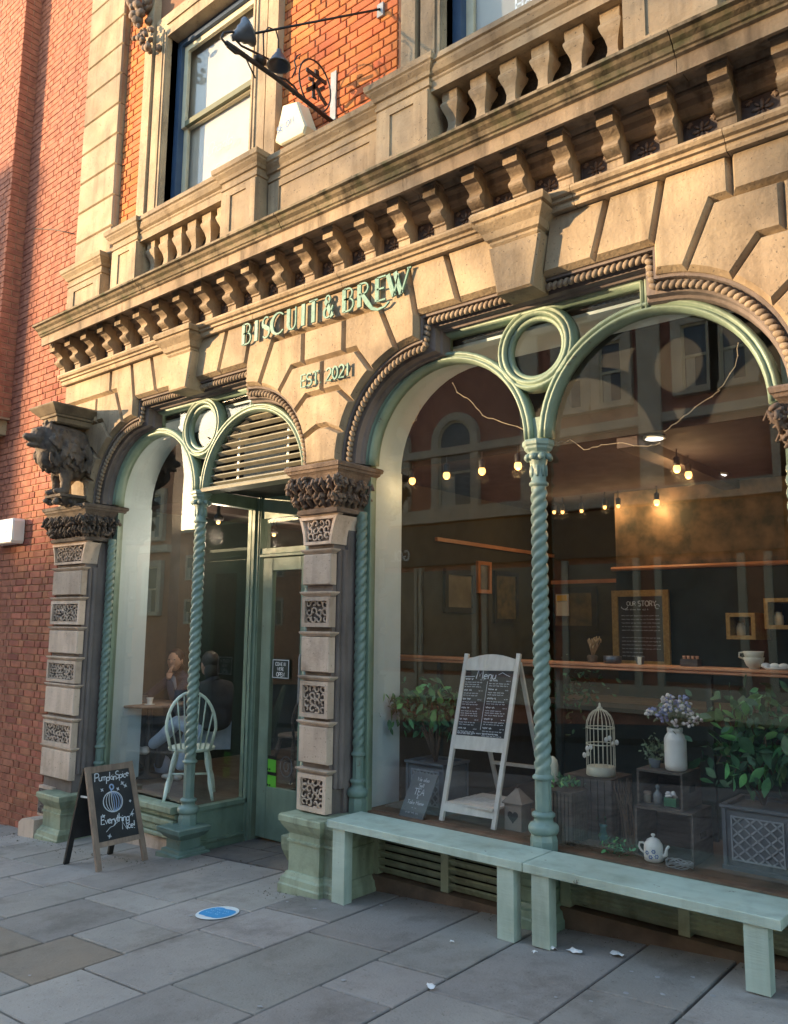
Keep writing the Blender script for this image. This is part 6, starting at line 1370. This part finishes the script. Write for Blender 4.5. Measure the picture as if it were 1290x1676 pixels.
# ================================================================== floor sticker, litter, gum
c0 = atg(356, 1495); t = thing('floor_sticker', 'round blue and white social distancing sticker on the paving', 'sticker', c0); rr = .135
def disc(r, dz, n=36, rag=0, sx=1, sy=1): 
    return [(c0.x+r*cos(2*pi*k/n)*sx*(1+rag*R.uniform(-1, 1)), c0.y+r*sin(2*pi*k/n)*sy, 0) for k in range(n)]
def flat(pts, dz): return [(x, y, gz(x)+dz) for x, y, _ in pts]
n = 36; vs = flat(disc(rr, 0), .004); part(MB().add(vs, [tuple(range(n))]), 'white_disc', WHITES, t)
vs = flat([(c0.x+rr*.88*cos(2*pi*k/n), c0.y+max(-.085, min(.085, rr*.88*sin(2*pi*k/n)))*(1+.06*R.uniform(-1, 1)), 0) for k in range(n)], .0052); part(MB().add(vs, [tuple(range(n))]), 'blue_print', BLUES, t)
mb = MB()
for k in range(3):
    z = 0; squiggle(mb, -.08, .03-.035*k, .16, .026, 0, q, Vector((c0.x, c0.y, gz(c0.x)+.0062)), Vector((1, 0, .065)).normalized(), Vector((0, 1, 0)), .006)
part(mb, 'print_lines', LBLUES, t)
def blob(name, lab, cat, px, py, r, mt, grp, h_=.012, asp=.6, n=11):
    c = atg(px, py); v = []; 
    for k in range(n): a = 2*pi*k/n; q_ = R.uniform(.6, 1.1); v.append((c.x+r*q_*cos(a), c.y+r*asp*q_*sin(a), gz(c.x)+.004+R.uniform(0, h_)))
    v.append((c.x, c.y, gz(c.x)+.004+h_)); mb = MB().add(v, [(k, (k+1) % n, n) for k in range(n)]); o = part(mb, name, mt); o['label'] = lab; o['category'] = cat; o['group'] = grp
    return o
for i, (px, py, r, lab) in enumerate(((876, 1562, .022, 'small white paper scrap at the foot of the second bench leg'), (904, 1554, .035, 'crumpled white tissue just right of the second bench leg'), (942, 1560, .05, 'long white crumpled paper under the right bench'), (1010, 1565, .05, 'flat white torn paper strip on the paving under the right bench'), (740, 1545, .018, 'tiny white scrap of paper beside the pavement joint'), (38, 1362, .045, 'brown dead leaf on the paving by the brick wall'), (705, 1618, .03, 'splattered white mark of paper on the slab joint'))):
    blob('litter', lab, 'litter', px, py, r, TWIG if i == 5 else PAPER, 'scraps of litter on the paving', .015)
for i in range(34):
    px, py = R.uniform(20, 1250), R.uniform(1450, 1670)
    blob('chewing_gum', 'flattened pale spot of old chewing gum trodden into the paving', 'gum', px, py, R.uniform(.008, .017), GUM, 'spots of old chewing gum on the paving', .001, .9, 9)
mb = MB()
for k in range(900):
    x = R.uniform(-9, .5); y = .40-abs(R.gauss(0, .10)) if x > -4 else .02-abs(R.gauss(0, .12)); 
    if -5.8 < x < -4.5: y = R.uniform(.0, 1.0)
    s_ = R.uniform(.002, .007)*(2 if R.random() < .06 else 1); c_ = Vector((x, y, gz(x)+.002+s_*.3)); a_ = R.uniform(0, 3); v_ = [c_+Vector((s_*cos(a_+j*2.1), s_*sin(a_+j*2.1), R.uniform(-.3, .3)*s_)) for j in range(3)]+[c_+Vector((0, 0, s_*.8))]
    mb.add(v_, [(0, 1, 2), (0, 1, 3), (1, 2, 3), (2, 0, 3)])
gr_ = part(mb, 'grit', mat('grit', (.20, .17, .13), (.07, .06, .05), 40, .9), kind='stuff', fix=False); gr_['label'] = 'fine grit and dead leaf crumbs gathered along the foot of the shop front'; gr_['category'] = 'grit'
# ================================================================== wall mounted things
c = at(478, 200, .10); t = thing('alarm_box', 'cream burglar alarm box lettered SE OM under the iron lamp bracket', 'alarm box', pt(c))
hx = [at(450, 232, .09), at(463, 172, .09), at(487, 165, .09), at(501, 205, .09), at(497, 219, .09), at(460, 238, .09)]; hx = [(p_.x, p_.z) for p_ in hx]
part(MB().prism(hx, .085, .215, .012, .10), 'box', SIGNW, t)
mb = MB(); text(mb, 'SE OM', Vector((hx[0][0]+.03, .083, hx[0][1]+.055)), Vector((1, 0, .12)).normalized(), UZ, .05, .16, .25); part(mb, 'lettering', SIGNB, t)
a = at(-14, 853, .06); b = at(19, 888, .06); t = thing('alarm_box', 'white alarm box on the red brick wall at the left edge', 'alarm box', (a.x, .1, b.z)); part(MB().prism([(a.x, b.z), (b.x-.02, b.z), (b.x, b.z+.03), (b.x, a.z-.03), (b.x-.02, a.z), (a.x, a.z)], .06, .19, .012, .075), 'box', WHITE, t)
mb = MB(); mb.ribbon(A(b.x-.12, (a.z+b.z)/2-.03, .05, .03, 0, 300, 10), .01, Vector((0, .057, 0)), UX, UZ); part(mb, 'blue_emblem', SIGNB, t)
# iron lamp bracket with character disc
XB = at(547, 152, YB).x; t = thing('lamp_bracket', 'black iron bracket sign with scrollwork, two bell lamps and a character disc', 'bracket', (XB, YB, 5.9))
def bx(px, py): return atx(px, py, XB)
part(MB().box(XB-.03, XB+.03, YB-.012, YB, at(547, 198, YB).z, at(550, 117, YB).z), 'wall_plate', GALV, t)
ar_ = [bx(545, 200), bx(500, 165), bx(450, 126), bx(410, 98), bx(385, 80), bx(370, 70)]; part(MB().tube(ar_, .018, 8), 'arm', IRON, t)
part(MB().tube([bx(370, 72), bx(362, 62), bx(366, 54), bx(380, 52), bx(392, 56), bx(398, 62), bx(390, 66), bx(382, 62)], .009, 6), 'scroll', IRON, t)
part(MB().tube([bx(372, 75), bx(385, 86), bx(400, 88)], .012, 6), 'scroll', IRON, t)
rod0 = bx(415, 55); rod1 = at(622, 15, YB-.02); part(MB().tube([rod0-(rod1-rod0)*.05, rod1], .009, 6), 'stay_rod', IRON, t); part(MB().box(rod1.x-.03, rod1.x+.03, YB-.02, YB, rod1.z-.06, rod1.z+.05), 'stay_plate', GALV, t)
cc = bx(516, 140); rv = .135
ring = [cc+Vector((0, rv*1.25*cos(2*pi*k/28), rv*1.5*sin(2*pi*k/28))) for k in range(28)]; part(MB().tube(ring, .007, 6, True), 'ring', IRON, t)
UY = Vector((0, 1, 0)); mb = MB(); O = cc+Vector((.006, 0, 0))
O = O+Vector((0, 0, .01)); KS = 1.35
for st, wd in (([(-.08, .045), (.08, .045)], .022), ([(.0, .085), (.005, .05)], .03), ([(.03, .04), (-.01, -.02), (-.07, -.08)], .024), ([(-.02, .0), (-.02, -.10), (.0, -.09)], .02), ([(.0, -.02), (.04, -.06), (.085, -.09)], .022), ([(-.06, .0), (-.02, .01)], .018), ([(.06, .01), (.03, -.02)], .02)): mb.ribbon([(a_*KS, b_*KS) for a_, b_ in st], wd*KS, O, UY, UZ, .012)
part(mb, 'character', IRON, t)
sc = [bx(505, 190), bx(478, 160), bx(486, 135), bx(500, 130)]; part(MB().tube([bx(478, 127), bx(485, 112), bx(482, 100), bx(486, 92), bx(492, 88), bx(490, 96)], .006, 6), 'scroll', IRON, t); part(MB().tube([bx(440, 122), bx(468, 130), bx(482, 142), bx(488, 152), bx(480, 155), bx(477, 148)], .008, 6), 'scroll', IRON, t)
def bell(c, axis, s, lab_):
    ax = Vector(axis).normalized(); z = ax; x = z.orthogonal().normalized(); y = z.cross(x); M = Matrix((x, y, z)).transposed()
    part(MB().lathe(c, [(.018, -.05), (.03, -.045), (.035, .0), (.055, .012), (.06, .04), (.085, .06), (.095, .10), (.13, .13), (.135, .15), (.125, .148), (.09, .1), (.0, .05)], 22, ax=M) if s == 1 else MB().lathe(c, [(r_*s, z_*s) for r_, z_ in ((.018, -.05), (.03, -.045), (.035, .0), (.055, .012), (.06, .04), (.085, .06), (.095, .10), (.13, .13), (.135, .15), (.125, .148), (.09, .1), (.0, .05))], 22, ax=M), 'bell_shade', ZINC, t)
bell(bx(386, 60), bx(416, 54)-bx(383, 60)+Vector((.12, 0, 0)), .72, ''); c = bx(457, 88); bell(c, (0, 0, -1), .66, '')
part(MB().tube([bx(432, 95), bx(431, 55), bx(440, 45), bx(452, 50), bx(456, 66), bx(456, 84)], .006, 6), 'lamp_stem', IRON, t); part(MB().tube([bx(383, 62), bx(395, 75), bx(440, 97)], .008, 6), 'scroll', IRON, t)
mb = MB().ell(bx(425, 100), .05, .06, .035, None, 8, 6, .3); part(mb, 'clamp', IRON, t); mb = MB().tube([bx(400, 90), bx(418, 128)], .006, 5); part(mb, 'chain_pull', IRON, t)
# cable on the left brick wall
mb = MB().tube([at(55, 374, .19), at(90, 376, .19), at(122, 383, .19)], .006, 5); simple('cable', 'thin black cable clipped across the left brick wall', 'cable', mb, IRON, at(55, 374, .19), nm='cable')
# fairy wires inside the panes
def wire(lab, pts, Y=.46): 
    P3 = [at(x, y, Y) for x, y in pts]; out = []
    for i in range(len(P3)-1):
        for k in range(4): out.append(P3[i].lerp(P3[i+1], k/4)+Vector((R.gauss(0, .004), R.gauss(0, .003), R.gauss(0, .004))))
    out.append(P3[-1]); t = thing('fairy_light_wire', lab, 'wire', pt(P3[0]), 'thin fairy light wires behind the glass'); part(MB().tube(out, .0022, 4), 'wire', FAIRY, t)
    mb = MB(); [mb.ell(o_, .0045, .0045, .0045, None, 5, 4) for o_ in out[::3]]; part(mb, 'tiny_bulbs', FAIRY, t)
wire('thin fairy light wire crossing the left arch of the main window', [(741, 626), (752, 645), (770, 655), (790, 680), (825, 692), (868, 706)]); wire('fairy light wire climbing the right arch from the downlight', [(1208, 562), (1206, 590), (1185, 630), (1165, 650), (1130, 672), (1110, 690), (1088, 706)])
wire('sagging fairy light wire right of the middle column capital', [(915, 724), (935, 722), (958, 736), (985, 728), (1020, 726), (1060, 732), (1080, 725)]); wire('short fairy light wire by the left curve of the main window', [(689, 665), (680, 688), (674, 694)])
# cup and window texts upstairs
mb = MB(); p = at(845, 18, .352); text(mb, 'HAIR', Vector((p.x, .350, p.z)), UX, UZ, .085, .18, .22); mb.ribbon([(-.02, .17), (.05, .15), (.12, .2)], .012, Vector((p.x, .350, p.z)), UX, UZ); part(mb, 'window_lettering', WHITES, W2)
mb = MB(); p = at(338, 252, .383); text(mb, 'Charla', Vector((p.x, .381, p.z-.04)), UX, UZ, .13, .035, .1, slant=.3); text(mb, 'Smil', Vector((p.x+.12, .381, p.z-.30)), UX, UZ, .13, .035, .1, slant=.3); part(mb, 'window_lettering', mat('frosted_vinyl', (.62, .62, .56), None), W1)
# ================================================================== unseen tree added to the side street: softens the sun on the right half
tr_ = thing('added_shade_tree', 'bare-ish street tree standing in the side street behind the camera', 'tree', (-21.5, -16.3, gz(-21))); q = random.Random(21)
def branch(mb, p, d, L_, r_, lv, tips):
    pts = [p]; dd = d.copy()
    for k in range(4): dd = (dd+Vector((q.gauss(0, .13), q.gauss(0, .13), q.gauss(.04, .08)))).normalized(); pts.append(pts[-1]+dd*L_/4)
    mb.tube(pts, [r_*(1-.12*k) for k in range(5)], 5 if lv > 1 else 8)
    if lv == 4: tips.append(pts[-1]); tips.append(pts[2]); return
    for k in range(3): branch(mb, pts[-1 if k < 2 else 3], (dd+Vector((q.gauss(0, .6), q.gauss(0, .6), q.gauss(.15, .3)))).normalized(), L_*.72, r_*.58, lv+1, tips)
mb = MB(); tips = []; branch(mb, Vector((-21.5, -16.3, -1.5)), Vector((0, 0, 1)), 4.6, .17, 0, tips); part(mb, 'trunk', TREEB, tr_)
lm2 = MB()
for p_ in tips:
    for k in range(36): c_ = p_+Vector((q.gauss(0, .5), q.gauss(0, .5), q.gauss(0, .4))); a = Vector((q.gauss(0, 1), q.gauss(0, 1), q.gauss(0, 1))).normalized()*.10; b = a.orthogonal().normalized()*.07; lm2.add([c_-a, c_+b, c_+a, c_-b], [(0, 1, 2, 3)])
part(lm2, 'crown', LEAFG, tr_, fix=False)
